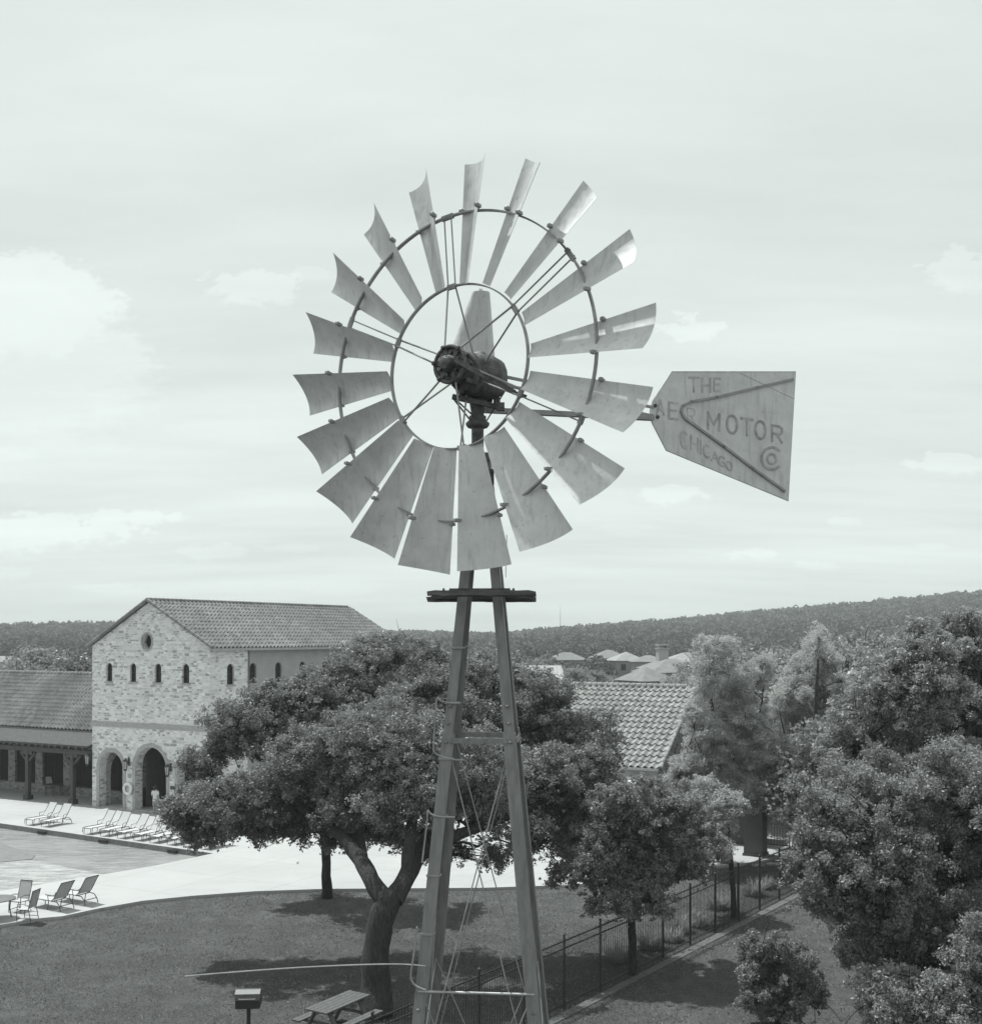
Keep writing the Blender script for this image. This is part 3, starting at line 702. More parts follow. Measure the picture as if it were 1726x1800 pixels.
b = MB(); b.panel([(.55, 0), (DEP, 0), (DEP, EZ), (.55, EZ)], [arch_pts(2.2, 2.2, .002, 3.2)], lambda y_, z, k: (.4*k, y_, z)); b.build('wall', M['stone'], hall)
b = MB(); b.panel([(0.4, 0), (W-.42, 0), (W-.42, EZ), (W/2, RIDGE-.25), (.4, EZ)], [], lambda x, z, k: (x, DEP-.3*k-.003, z)); b.build('wall', M['stucco'], hall)
# rooms behind: back wall of the arcade and ceiling
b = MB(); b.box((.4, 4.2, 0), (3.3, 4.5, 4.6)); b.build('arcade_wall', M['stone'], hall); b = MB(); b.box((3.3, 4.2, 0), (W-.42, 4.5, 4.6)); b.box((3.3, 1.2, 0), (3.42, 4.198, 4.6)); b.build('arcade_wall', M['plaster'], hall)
b = MB(); b.box((.4, .55, 4.6), (W-.42, DEP-.31, 4.75)); b.build('arcade_ceiling', M['timber'], hall)
b = MB(); b.box((3.2, .56, 0), (3.4, 4.2, 4.6)) ; b.build('arcade_wall', M['stone_dim'], hall) if False else None
# stone string course and arch surrounds
b = MB(); b.box((-.02, -.035, 4.95), (W+.03, -.001, 5.27)); b.box((W+.001, -.035, 4.95), (W+.035, 3.23, 5.27)); b.build('string_course', M['trim'], hall)
for x_, w_, zt in arches:
    b = MB(); r0 = w_/2; r1 = r0+.24; zs = zt-r0; nn = 24
    V = []
    for k in (0, 1):
        for r_ in (r0, r1):
            V += [(x_+r_, -.03+.029*k, 0)]+[(x_+r_*math.cos(t), -.03+.029*k, zs+r_*math.sin(t)) for t in np.linspace(0, math.pi, nn)]+[(x_-r_, -.03+.029*k, 0)]
    m_ = nn+2; fs = []
    for i in range(m_-1): fs += [(i, i+1, m_+i+1, m_+i), (2*m_+i, 3*m_+i, 3*m_+i+1, 2*m_+i+1), (i, 2*m_+i, 2*m_+i+1, i+1), (m_+i, m_+i+1, 3*m_+i+1, 3*m_+i)]
    b.add(V, fs); b.build('arch_surround', M['trim'], hall)
def window(parent, fn, xc, w, z0, z1, trim=True):
    f = MB(); r = w/2; zs = z1-r
    path = [(xc-r, z0), (xc-r, zs)]+[(xc+r*math.cos(t), zs+r*math.sin(t)) for t in np.linspace(math.pi, 0, 9)[1:]]+[(xc+r, z0)]
    for i in range(len(path)-1): f.bar(fn(*path[i], .16), fn(*path[i+1], .16), .05, .06)
    f.bar(fn(xc-r, z0+.02, .16), fn(xc+r, z0+.02, .16), .06, .06); f.bar(fn(xc, z0, .17), fn(xc, z1, .17), .025, .03); f.bar(fn(xc-r, (z0+z1)/2, .17), fn(xc+r, (z0+z1)/2, .17), .03, .025)
    o = f.build('window', M['timber'], parent)
    g = MB(); g.prism(arch_pts(xc, w, z0, z1, 9), lambda x, z, k: fn(x, z, .20+.02*k)); g.build('pane', M['glass'], o)
    s = MB(); s.bar(fn(xc-r-.08, z0-.05, -.02), fn(xc+r+.08, z0-.05, -.02), .1, .09); s.build('sill', M['trim'], o)
    return o
for x_, w_ in wins: window(hall, lambda x, z, y_: (x, y_, z), x_, w_, 7.72, 8.86)
window(hall, lambda y_, z, x: (W-x, y_, z), 1.73, .62, 7.62, 8.86)
for y_ in sw:
    o = window(hall, lambda yy, z, x: (W-.12-x, yy, z), y_, .62, 7.62, 8.86)
b = MB(); b.lathe([(.36, 0), (.36, .02)], (4.62, .30, 10.16), (0, 1, 0), 20); b.build('round_window', M['dark'], hall)
b = MB(); b.tube([(4.62+.44*math.cos(t), -.01, 10.16+.52*math.sin(t)) for t in np.linspace(0, 2*math.pi, 28, endpoint=False)], .06, 8, closed=True); b.build('round_window_trim', M['trim'], hall)
# roof
b = MB(); ov = .32; sl = (RIDGE-EZ)/(W/2)
tiled(b, DEP+.35, W+ov, EZ-ov*sl+.08, W/2, RIDGE+.08, -.15)
V = b.v[0]; V[:] = V[:, [1, 0, 2]]
b2 = MB(); tiled(b2, DEP+.35, -ov, EZ-ov*sl+.08, W/2, RIDGE+.08, -.15); V2 = b2.v[0]; V2[:] = V2[:, [1, 0, 2]]
# the generic helper lays x along the eave; here the eave runs along local y
b.add(b2.v[0], b2.f, True)
rf = b.build('roof', M['tile'], hall)
b = MB(); nb = int((DEP+.4)/.36)
for i in range(nb): b.lathe([(.13, 0), (.15, .34)], (W/2, -.2+i*.36, RIDGE+.10), (0, 1, 0.02), 8)
for sg in (-1, 1):
    for i in range(15):
        t = i/15; xx = W/2+sg*(W/2+ov)*(1-t); zz = EZ-ov*sl+.12+(RIDGE-EZ+ov*sl)*t
        d = (-sg*(W/2+ov)/15, 0, (RIDGE-EZ+ov*sl)/15); b.lathe([(.12, 0), (.10, .38)], (xx, -.17, zz), d, 8)
b.build('ridge_tiles', M['tile'], rf)
b = MB()
for sg in (-1, 1):
    xx = W/2+sg*(W/2+ov-.05); b.bar((xx, -.1, EZ-ov*sl-.02), (xx, DEP+.1, EZ-ov*sl-.02), .13, .14)
    b.bar((W/2+sg*(W/2+.12), .25, EZ-.12), (W/2+sg*(W/2+.12), DEP-.1, EZ-.12), .24, .05)
b.build('gutter', M['trim'], hall)
b = MB(); b.tube([(W+.03, 3.3, EZ-.2), (W+.03, 3.3, 8), (W+.03, 3.3, 5.6)], .05, 8); b.box((W-.1, 2.7, 5.35), (W+.12, 3.5, 5.55)); b.build('downpipe', M['gutter'], hall)
b = MB(); b.box((.03, .08, 0), (W-.45, DEP-.35, .025)); b.build('floor', M['deck'], hall)
# lanterns
def lantern(x, y_, z, label):
    t = rot_thing('wall_lantern', label, 'lantern', P0+EX*x+EY*y_+UPV*z, 'iron lanterns on the stone hall')
    b = MB(); b.bar((0, .27, .05), (0, -.02, .38), .03, .03); b.bar((0, .27, .3), (0, -.02, .38), .03, .03); b.box((-.06, .24, -.1), (.06, .28, .42)); b.bar((0, -.02, .38), (0, -.02, .3), .03, .03); b.build('bracket', M['timber'], t)
    b = MB(); b.lathe([(.03, .34), (.10, .28), (.17, .22), (.18, .2)], (0, -.02, 0), UPV, 6)
    for j in range(6): a = j*math.pi/3; b.bar((.15*math.cos(a), -.02+.15*math.sin(a), .21), (.10*math.cos(a), -.02+.10*math.sin(a), -.28), .02, .02)
    b.lathe([(.10, -.28), (.11, -.31), (.03, -.4)], (0, -.02, 0), UPV, 6); b.build('cage', M['timber'], t)
    b = MB(); b.lathe([(.085, -.27), (.135, .19)], (0, -.02, 0), UPV, 6); b.build('lamp_glass', M['lens'], t)
lantern(3.15, -.29, 2.75, 'dark iron lantern on the pier between the two open arches')
lantern(6.55, -.29, 2.6, 'dark iron lantern right of the middle arch, beside the oak leaves')
lantern(-.1, -.29, 2.9, 'dark iron lantern at the left corner of the stone hall')
# lifebuoy, notices, television, bin
b = MB(); o = thing('lifebuoy', 'white ring lifebuoy hanging on the stone pier between arches', 'lifebuoy', P0+EX*3.18+EY*-.16+UPV*1.28, RZ)
b.tube([(.30*math.cos(t), 0, .30*math.sin(t)) for t in np.linspace(0, 2*math.pi, 28, endpoint=False)], .085, 10, closed=True); b.build('ring', M['white'], o)
b = MB()
for t in np.linspace(math.pi/4, 2*math.pi+math.pi/4, 4, endpoint=False): b.tube([(.30*math.cos(t+e), 0, .30*math.sin(t+e)) for e in (-.09, 0, .09)], .09, 10)
b.build('band', M['cloth_white'], o)
b = MB(); b.box((-.14, -.03, -.12), (.14, 0, .12)); b.box((-.11, -.034, -.09), (.11, -.0305, .09)); o = b.build('notice_plate', M['stucco']); o.location = P0+EX*3.2+EY*-.005+UPV*2.05; o.rotation_euler = (0, 0, RZ); tag(o, 'small dark notice plate on the pier above the lifebuoy', 'sign')
b = MB(); b.box((-.38, -.03, -.1), (.38, 0, .1)); o = b.build('notice_plate', M['timber']); o.location = P0+EX*6.9+EY*-.005+UPV*1.55; o.rotation_euler = (0, 0, RZ); tag(o, 'long dark plate on the wall right of the middle arch', 'sign')
o = rot_thing('wall_television', 'black flat television on the wall inside the middle arch', 'television', P0+EX*5.7+EY*4.18+UPV*2.75)
b = MB(); b.box((-.95, -.09, -.42), (.85, -.01, .45)); b.build('case', M['black'], o); b = MB(); b.box((-.91, -.094, -.38), (.81, -.0905, .41)); b.build('screen', M['glass'], o)
o = rot_thing('litter_bin', 'black litter bin inside the left arch of the stone hall', 'bin', P0+EX*3.0+EY*1.4+UPV*.025)
b = MB(); b.lathe([(.27, 0), (.31, .95), (.33, .96), (.33, 1.0)], (0, 0, 0), UPV, 16); b.build('drum', M['black'], o); b = MB(); b.lathe([(.33, 1.0), (.30, 1.08), (.16, 1.12)], (0, 0, 0), UPV, 16); b.build('lid', M['black'], o)

# ---- wing with the porch on the left
wing = rot_thing('long_wing', 'long low tiled building with a timber porch left of the stone hall', 'building', P0)
WX0, WX1 = -22.0, -.01
b = MB(); tiled(b, WX1-WX0-.02, 2.0, 4.42, 6.9, 7.8, WX0); tiled(b, WX1-WX0-.02, 11.8, 4.42, 6.9, 7.8, WX0); rf = b.build('roof', M['tile'], wing)
b = MB()
for i in range(int(22/.36)): b.lathe([(.13, 0), (.15, .34)], (WX0+i*.36, 6.9, 7.83), (1, 0, 0.02), 8)
b.build('ridge_tiles', M['tile'], rf)
b = MB(); b.bar((WX0, 2.0, 4.3), (WX1-.02, 2.0, 4.3), .14, .14); b.build('gutter', M['gutter'], wing)
b = MB(); b.panel([(-.35, 3.6), (2.3, 4.25), (2.3, 4.37), (-.35, 3.72)], [], lambda y_, z, k: (WX0 if k == 0 else WX1-.02, y_, z)); b.build('porch_roof', M['porch_roof'], wing)
b = MB()
for i in range(36):
    x_ = WX1-.4-i*.6; b.bar((x_, -.42, 3.5), (x_, 2.25, 4.17), .08, .14)
b.build('rafters', M['timber'], wing)
b = MB(); b.box((WX0, -.13, 3.12), (WX1-.03, .13, 3.42)); b.build('beam', M['timber'], wing)
for x_ in (-1.7, -5.8, -9.9, -14.0, -18.1):
    b = MB(); b.box((x_-.13, -.13, .3), (x_+.13, .13, 3.118)); b.box((x_-.22, -.22, 0), (x_+.22, .22, .3)); b.box((x_-.5, -.11, 2.9), (x_+.5, .11, 3.115))
    b.bar((x_-.13, 0, 2.5), (x_-.7, 0, 3.05), .12, .14); b.bar((x_+.13, 0, 2.5), (x_+.7, 0, 3.05), .12, .14); b.build('porch_post', M['timber'], wing)
hl = []; px_ = [-1.2, -3.9, -6.6, -9.3, -12, -14.7, -17.4, -20.1]
for xx in px_: hl.append([(xx-1.0, .55), (xx+1.0, .55), (xx+1.0, 3.1), (xx-1.0, 3.1)])
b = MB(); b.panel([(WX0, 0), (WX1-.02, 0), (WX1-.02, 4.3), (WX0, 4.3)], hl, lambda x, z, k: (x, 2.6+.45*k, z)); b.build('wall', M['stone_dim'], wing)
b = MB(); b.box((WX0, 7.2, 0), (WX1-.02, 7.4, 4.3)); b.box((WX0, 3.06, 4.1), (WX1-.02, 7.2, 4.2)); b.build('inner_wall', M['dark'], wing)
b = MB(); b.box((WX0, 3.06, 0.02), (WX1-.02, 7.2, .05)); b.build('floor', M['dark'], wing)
for xx in px_:
    b = MB(); b.box((xx-1.0, 2.75, .55), (xx+1.0, 2.81, .63)); b.box((xx-1.0, 2.75, 3.0), (xx+1.0, 2.81, 3.1)); b.box((xx-.02, 2.75, .63), (xx+.02, 2.81, 3.0)); b.box((xx+.0-1.0, 2.75, .63), (xx-.93, 2.81, 3)); b.box((xx+.93, 2.75, .63), (xx+1.0, 2.81, 3)); o = b.build('window', M['timber'], wing)
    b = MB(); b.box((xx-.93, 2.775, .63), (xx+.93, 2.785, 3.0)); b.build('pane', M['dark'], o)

# ---- tile roofed building on the right
E0 = np.array([9.07, 62.0, 0]); RL = 15.0; rh = 4.03; rw = 5.7; ez = 3.45
cab = rot_thing('pool_house', 'low stone building with a pale barrel tile roof behind the windmill on the right', 'building', E0)
b = MB(); tiled(b, RL+.3, -.25, ez-.17, rw, ez+rh, -RL, per=.40, row=.46, amp=.085, lf=.07); tiled(b, RL+.3, 2*rw+.25, ez-.17, rw, ez+rh, -RL, per=.40, row=.46, amp=.085, lf=.07); rf = b.build('roof', M['tile_pale'], cab)
b = MB()
for i in range(int(RL/.36)): b.lathe([(.13, 0), (.15, .34)], (-RL+i*.36, rw, ez+rh+.03), (1, 0, 0.02), 8)
for i in range(17):
    t = i/17; b.lathe([(.13, 0), (.11, .43)], (.29, -.25+(rw+.25)*t, ez-.12+(rh+.17)*t), (0, (rw+.25)/17, (rh+.17)/17), 8)
b.build('ridge_tiles', M['tile_pale'], rf)
b = MB(); b.panel([(-RL, 0), (0, 0), (0, ez-.25), (-RL, ez-.25)], [[(-2.2, .002), (-1.2, .002), (-1.2, 2.2), (-2.2, 2.2)], [(-6, 1), (-4.4, 1), (-4.4, 2.3), (-6, 2.3)]], lambda x, z, k: (x, .3*k, z)); b.build('wall', M['stucco'], cab)
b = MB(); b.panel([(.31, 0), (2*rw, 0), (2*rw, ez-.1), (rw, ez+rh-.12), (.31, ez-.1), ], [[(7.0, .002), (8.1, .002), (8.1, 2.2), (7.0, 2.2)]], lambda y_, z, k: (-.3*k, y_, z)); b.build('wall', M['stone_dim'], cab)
b = MB(); b.box((-RL+.01, 2*rw-.3, 0), (-.31, 2*rw-.01, ez-.1)); b.box((-RL, .31, .0), (-.32, 2*rw-.31, .02)); b.box((-RL, .31, ez-.3), (-.32, 2*rw-.31, ez-.2)); b.build('back_wall', M['stucco'], cab)
b = MB(); b.bar((-RL, -.3, ez-.24), (.2, -.3, ez-.24), .14, .13); b.build('gutter', M['trim'], cab)
b = MB(); b.bar((.3, -.3, ez-.22), (.3, rw, ez+rh-.05), .04, .2); b.bar((.3, rw, ez+rh-.05), (.3, 2*rw+.2, ez-.22), .04, .2); b.build('barge_board', M['timber'], cab)
b = MB(); b.box((-2.19, .1, .0), (-1.21, .16, 2.19)); b.build('door', M['timber'], cab)
o = rot_thing('door_canopy', 'small white flat canopy under the eave of the pool house', 'canopy', E0+EX*-1.2+UPV*2.55)
b = MB(); b.panel([(-1.2, -.06), (-.01, .16), (-.01, .22), (-1.2, 0)], [], lambda y_, z, k: (-.35+1.15*k, y_, z)); b.build('top', M['cloth_white'], o)
b = MB(); b.bar((-.28, -1.1, -.04), (-.28, -.02, -.5), .04, .04); b.bar((.7, -1.1, -.04), (.7, -.02, -.5), .04, .04); b.build('strut', M['timber'], o)

# gate pier and gate
gp = gnd(1328, 1503, 0); o = rot_thing('stone_pier', 'square stone gate pier in the shade at the end of the fence', 'pier', gp)
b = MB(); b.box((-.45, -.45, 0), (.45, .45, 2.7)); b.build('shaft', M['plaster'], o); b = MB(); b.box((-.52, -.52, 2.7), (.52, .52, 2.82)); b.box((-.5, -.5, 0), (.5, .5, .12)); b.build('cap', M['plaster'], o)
gt = rot_thing('metal_gate', 'black metal picket gate right of the stone pier', 'gate', gnd(1346, 1490, 0))
b = MB(); b.box((0, -.03, .1), (.05, .03, 1.9)); b.box((1.15, -.03, .1), (1.2, .03, 1.9)); b.box((.05, -.02, .15), (1.15, .02, .2)); b.box((.05, -.02, 1.6), (1.15, .02, 1.65)); b.build('gate_frame', M['black_iron'], gt)
b = MB(); [b.box((.14*k-.01, -.01, .2), (.14*k+.01, .01, 1.9)) for k in range(1, 8)]; b.build('pickets', M['black_iron'], gt)
dk = rot_thing('dark_box', 'dark box in place of the dark opening beside the stone pier, mostly behind leaves', 'dark_block', gnd(1300, 1492, 0)+EY*1.0)  # solid dark box added where there is only a dark opening
b = MB(); b.box((-1.6, 0, 0), (.4, 2.4, 2.5)); b.build('wall', M['timber'], dk); b = MB(); b.panel([(-.2, 2.52), (2.6, 2.52), (1.2, 3.1)], [], lambda y_, z, k: (-1.8+2.4*k, y_, z)); b.build('roof', M['gutter'], dk)

# ---- distant houses
def house(u, v_eave, d, w, dep, wallh, roofh, label, rz=0.0, roof='hip', m=None, chim=False, seed=0, wm_=None):
    p = at(u, v_eave, d); zb = p[2]-wallh
    h = thing('distant_house', label, 'house', (p[0], p[1], zb), rz, 'houses in the wooded valley')
    b = MB(); b.box((-w/2, -dep/2, -4), (w/2, dep/2, wallh)); b.build('wall', wm_ or M['farwall'], h)
    b = MB(); o_ = .6; W2, D2 = w/2+o_, dep/2+o_; rl = (max(w-dep, 0)/2 if roof == 'hip' else w/2+o_); z = wallh
    V = [(-W2, -D2, z), (W2, -D2, z), (W2, D2, z), (-W2, D2, z), (-rl, 0, z+roofh), (rl, 0, z+roofh)]
    b.add(V, [(0, 1, 5, 4), (2, 3, 4, 5), (1, 2, 5), (3, 0, 4), (3, 2, 1, 0)]); r_ = b.build('roof', m or M['shingle'], h)
    if chim:
        b = MB(); b.box((-.9, -.7, wallh), (.9, .7, wallh+roofh+1.6)); b.box((-1.05, -.85, wallh+roofh+1.6), (1.05, .85, wallh+roofh+1.8)); b.box((-.8, -.6, wallh+roofh+1.8), (-.6, .6, wallh+roofh+2.2)); b.box((.6, -.6, wallh+roofh+1.8), (.8, .6, wallh+roofh+2.2)); b.box((-1.0, -.8, wallh+roofh+2.2), (1.0, .8, wallh+roofh+2.45)); b.build('chimney', M['trim'], r_)
    for k, xx in enumerate(np.linspace(-w/2+1.6, w/2-1.6, max(2, int(w/3.4)))):
        b = MB(); b.box((xx-.55, -dep/2-.04, wallh-2.2), (xx+.55, -dep/2-.004, wallh-.8)); b.build('window', M['glass'], h)
    return h
house(84, 1163, 260, 9, 7, 3, 1.7, 'distant pale hipped roof house above the left wing roof', .1, m=M['shingle2'])
house(98, 1166, 245, 4.5, 5, 2.2, 1.1, 'small pale gabled annex in front of the left hilltop house', .9, 'gable', m=M['shingle2'])
house(2, 1163, 250, 8, 6, 3, 1.2, 'distant pale roof house cut by the left edge of the view', 0, m=M['shingle2'])
house(757, 1148, 300, 9, 7, 3, 1.8, 'distant house roof seen between oak top and left tower leg', 0)
house(870, 1152, 330, 9, 7, 3, 1.4, 'distant house roof seen between the two tower legs', .2)
house(996, 1160, 270, 8, 6, 3, 1.8, 'distant house with pale roof above the white metal roof', .2)
house(1070, 1157, 300, 9, 8, 3, 2.2, 'distant house with wide roof left of the pyramid roof house', .1)
house(1100, 1161, 260, 6.5, 6.5, 3, 2.0, 'distant house with steep pyramid roof among the trees', .2, m=M['shingle2'])
house(1140, 1163, 250, 7, 6, 3, 1.4, 'distant small house left of the chimney house', 0)
house(1180, 1181, 190, 9.5, 8, 5, 2.2, 'large house with square roof cap chimney above the pool house roof', .25, 'hip', chim=False)
house(1164, 1175, 196, 5.5, 7, 5, 1.7, 'chimney wing with tall pale chimney, left of the large house', .25, 'hip', chim=True)
house(1135, 1196, 184, 6, 7, 4, 2.2, 'low front wing with sloping roof below the chimney', .5)
house(1205, 1163, 215, 8, 7, 4, 1.7, 'distant house with pale hipped roof right of the chimney', .1, m=M['shingle2'])
house(1237, 1162, 225, 5, 6, 4, 1.1, 'distant gabled house partly behind the feathery tree', .1, 'gable')
house(1300, 1159, 240, 7, 6, 3, .9, 'distant flat roofed house seen through the feathery tree', .1, m=M['shingle2'])
o = thing('metal_roof_barn', 'white metal roofed building behind the oak, right of the tower', 'building', at(950, 1205, 120)*np.array([1, 1, 0])+np.array([0, 0, 0]), .08)
zz = float(at(950, 1203, 120)[2]); zt = float(at(950, 1170, 122)[2])
b = MB(); b.box((-2.75, 0, -.1), (2.75, 4, zz)); b.build('wall', M['farwall'], o)
b = MB(); b.add([(-2.9, -.2, zz), (2.9, -.2, zz), (2.45, 1.8, zt), (-2.9, 1.8, zt), (-2.9, 4.2, zz), (2.9, 4.2, zz)], [(0, 1, 2, 3), (3, 2, 5, 4), (1, 5, 2), (0, 3, 4), (0, 4, 5, 1)])
for k in range(12): x_ = -2.7+k*.46; b.bar((x_, -.2, zz+.04), (min(x_, 2.4), 1.8, zt+.04), .04, .08)
b.build('roof', M['white_roof'], o)
p = at(985, 1100, 1150); o = thing('radio_mast', 'thin radio mast on the far hill skyline', 'mast', (p[0], p[1], p[2]-8)); b = MB(); b.lathe([(.35, 0), (.25, 15), (.12, 28)], (0, 0, 0), UPV, 6); b.build('pole', M['gutter'], o)

# ================================================================== FURNITURE
def make_lounger(sl, label, group):
    t = thing('sun_lounger', label, 'sun lounger', (0, 0, 0), 0, group)      # foot at y=0, head at y=1.9
    b = MB()
    for sx in (-.31, .31):
        b.tube([(sx, -.02, .10), (sx, 0, .33), (sx, .1, .36), (sx, 1.15, .36), (sx, 1.25, .36)], .018, 6)
        b.tube([(sx, 1.15, .36), (sx, 1.28, .46), (sx, 1.65, 1.02), (sx, 1.72, 1.1)], .018, 6)
        b.tube([(sx, 1.2, .36), (sx, 1.45, .34), (sx, 1.6, .2), (sx*1.05, 1.66, .01)], .018, 6)
    b.bar((-.31, .0, .33), (.31, .0, .33), .03, .03); b.bar((-.31, 1.7, 1.09), (.31, 1.7, 1.09), .03, .03); b.bar((-.31, 1.6, .2), (.31, 1.6, .2), .025, .025); b.bar((-.31, 1.15, .34), (.31, 1.15, .34), .03, .03)
    b.tube([(-.33, 1.0, .37), (-.36, 1.0, .55), (-.36, 1.3, .58), (-.33, 1.42, .66)], .015, 6); b.tube([(.33, 1.0, .37), (.36, 1.0, .55), (.36, 1.3, .58), (.33, 1.42, .66)], .015, 6)
    b.build('frame', M['frame'], t)
    for sx in (-.31, .31):
        for y_ in (.12,): 
            b = MB(); b.tube([(sx, y_, .35), (sx, y_-.03, .2), (sx, y_-.06, 0)], .017, 6); b.build('leg', M['frame'], t)
            b = MB(); b.tube([(sx, 1.0, .35), (sx, .97, .2), (sx, .93, 0)], .017, 6); b.build('leg', M['frame'], t)
    b = MB(); V = []
    for y_, z in [(0.02, .355), (.3, .335), (.7, .33), (1.1, .35), (1.17, .37)]: V += [(-.295, y_, z), (.295, y_, z)]
    b.grid(V, 5, 2); b.build('seat', sl, t)
    b = MB(); V = []
    for k in range(6): q = k/5; V += [(-.295, 1.19+.50*q, .39+.69*q-.03*math.sin(math.pi*q)), (.295, 1.19+.50*q, .39+.69*q-.03*math.sin(math.pi*q))]
    b.grid(V, 6, 2); b.build('backrest', sl, t)
    return t
far = [(48, 1452), (76, 1455), (150, 1468), (180, 1471.5), (209, 1475.5), (239, 1479.5), (268, 1483.5), (297, 1487), (327, 1491), (357, 1495)]
flab = ['white sun lounger at the far side of the pool, first of the separate pair', 'white sun lounger at the far side of the pool, second of the separate pair',
        'white sun lounger below the left arch, first of the long poolside row', 'white sun lounger, second of the long poolside row', 'white sun lounger, third of the long poolside row',
        'white sun lounger, fourth of the long poolside row', 'white sun lounger, fifth of the long row, just left of the oak leaves', 'white sun lounger, sixth of the long row, half behind leaf sprays',
        'white sun lounger, seventh of the long row, behind leaf sprays', 'white sun lounger, last of the long row nearest the pool corner']
lg = make_lounger(M['sling'], flab[0], 'sun loungers on the far side of the pool')
for i, (u, v) in enumerate(far):
    o = lg if i == 0 else copy_tree(lg)
    o.location = gnd(u, v)-EX*.0+EY*.1; o.rotation_euler = (0, 0, RZ+math.radians((0, 4, -2, 3, -3, 1, 4, -4, 2, -1)[i])); o['label'] = flab[i]
ln = make_lounger(M['sling_grey'], 'grey sling lounger on the near pool deck, the left of two', 'sun loungers on the near side of the pool')
for i, (u, v) in enumerate([(66, 1592), (109, 1582)]):
    o = ln if i == 0 else copy_tree(ln); o.location = gnd(u, v); o.rotation_euler = (0, 0, RZ-math.pi/2)
    if i: o['label'] = 'grey sling lounger on the near pool deck, the right of two'
def make_chair(label, group, sl):
    t = thing('patio_chair', label, 'chair', (0, 0, 0), 0, group)       # faces -y
    b = MB()
    for sx in (-.27, .27):
        b.tube([(sx, -.26, 0), (sx, -.25, .3), (sx, -.22, .62), (sx, .0, .64), (sx, .2, .6)], .016, 6); b.tube([(sx, .30, 0), (sx, .24, .3), (sx, .2, .45), (sx, .30, .8), (sx, .38, 1.12)], .016, 6); b.tube([(sx, -.24, .42), (sx, .2, .42)], .014, 6)
    b.bar((-.27, .38, 1.11), (.27, .38, 1.11), .03, .03); b.bar((-.27, -.24, .42), (.27, -.24, .42), .025, .025); b.bar((-.27, -.25, .1), (-.27, .29, .1), .02, .02); b.bar((.27, -.25, .1), (.27, .29, .1), .02, .02)
    b.build('frame', M['frame'], t)
    b = MB(); V = []
    for y_, z in ((-.24, .44), (0, .41), (.19, .43)): V += [(-.255, y_, z), (.255, y_, z)]
    b.grid(V, 3, 2); b.build('seat', sl, t)
    b = MB(); V = []
    for y_, z in ((.195, .45), (.25, .65), (.305, .88), (.372, 1.1)): V += [(-.255, y_, z), (.255, y_, z)]
    b.grid(V, 4, 2); b.build('backrest', sl, t); return t
def make_table(name, label, r, m, group=None):
    t = thing(name, label, 'table', (0, 0, 0), 0, group)
    b = MB(); b.lathe([(r-.02, .70), (r, .705), (r, .735), (r-.01, .74)], (0, 0, 0), UPV, 28); b.build('tabletop', m, t)
    for k in range(4):
        a = k*math.pi/2+.4; b = MB(); b.tube([(r*.72*math.cos(a), r*.72*math.sin(a), .70), (r*.66*math.cos(a), r*.66*math.sin(a), .35), (r*.75*math.cos(a), r*.75*math.sin(a), 0)], .022, 6); b.build('leg', M['frame'], t)
    return t
tb = make_table('patio_table', 'round grey patio table at the left edge of the near deck', .66, M['table']); tb.location = (-18.35, 42.2, 0)
c1 = make_chair('striped sling patio chair behind the round table', 'sling chairs around the patio table', M['sling_grey']); c1.location = (-17.95, 43.25, 0); c1.rotation_euler = (0, 0, math.radians(-20))
c2 = copy_tree(c1); c2['label'] = 'sling patio chair on the right of the round table, seen from its side'; c2.location = (-17.15, 42.0, 0); c2.rotation_euler = (0, 0, math.radians(-98))
c3 = copy_tree(c1); c3['label'] = 'dark patio chair in front of the round table, cut by the photo edge'; c3.location = (-18.3, 41.2, 0); c3.rotation_euler = (0, 0, math.radians(200))
pt = copy_tree(tb); pt['label'] = 'round table under the timber porch between two posts'; pt.location = gnd(93, 1399); pt['group'] = 'round patio tables'; tb['group'] = 'round patio tables'
for k, (dx, dy, a, lab) in enumerate(((.95, .1, -100, 'dark patio chair right of the porch table'), (-.5, .9, 30, 'dark patio chair behind the porch table'))):
    c = copy_tree(c1); c['label'] = lab; c.location = gnd(93, 1399)+np.array([dx, dy, 0]); c.rotation_euler = (0, 0, math.radians(a))
def umbrella(label, loc, r, z):
    t = thing('parasol', label, 'parasol', loc, 0, None); b = MB(); b.lathe([(.03, 0), (.03, z+.45)], (0, 0, 0), UPV, 8); b.build('pole', M['frame'], t)
    b = MB(); V = [(0, 0, z+.45)]+[(r*math.cos(a), r*math.sin(a), z) for a in np.linspace(0, 2*math.pi, 8, endpoint=False)]; b.add(V, [(0, 1+i, 1+(i+1) % 8) for i in range(8)]); b.build('canopy', M['canvas'], t)
umbrella('canvas parasol beside the round patio table, just out of view', (-20.2, 41.5, 0), 1.75, 2.5)

# barbecue grill
g0 = gnd(436, 1835, LZ)*np.array([1, 1, 1]); gd = 28.6; g0 = np.array([(437-U0)/F*gd, gd, LZ])
gr = thing('barbecue_grill', 'park barbecue grill with hooded box on a single post', 'grill', g0, math.radians(4))
b = MB(); b.lathe([(.05, 0), (.05, 1.28)], (0, 0, 0), UPV, 10); b.box((-.12, -.12, 1.26), (.12, .12, 1.285)); b.build('post', M['black_iron'], gr)
b = MB(); b.panel([(-.22, 1.29), (.22, 1.29), (.24, 1.50), (-.24, 1.50)], [], lambda y_, z, k: (-.30+.6*k, y_, z)); b.build('fire_box', M['black_iron'], gr)
b = MB(); b.prism([(-.25, 1.505), (.25, 1.505), (.25, 1.56), (.14, 1.70), (-.05, 1.73), (-.22, 1.66)], lambda y_, z, k: (-.31+.62*k, y_, z)); o = b.build('hood', M['frame'], gr)
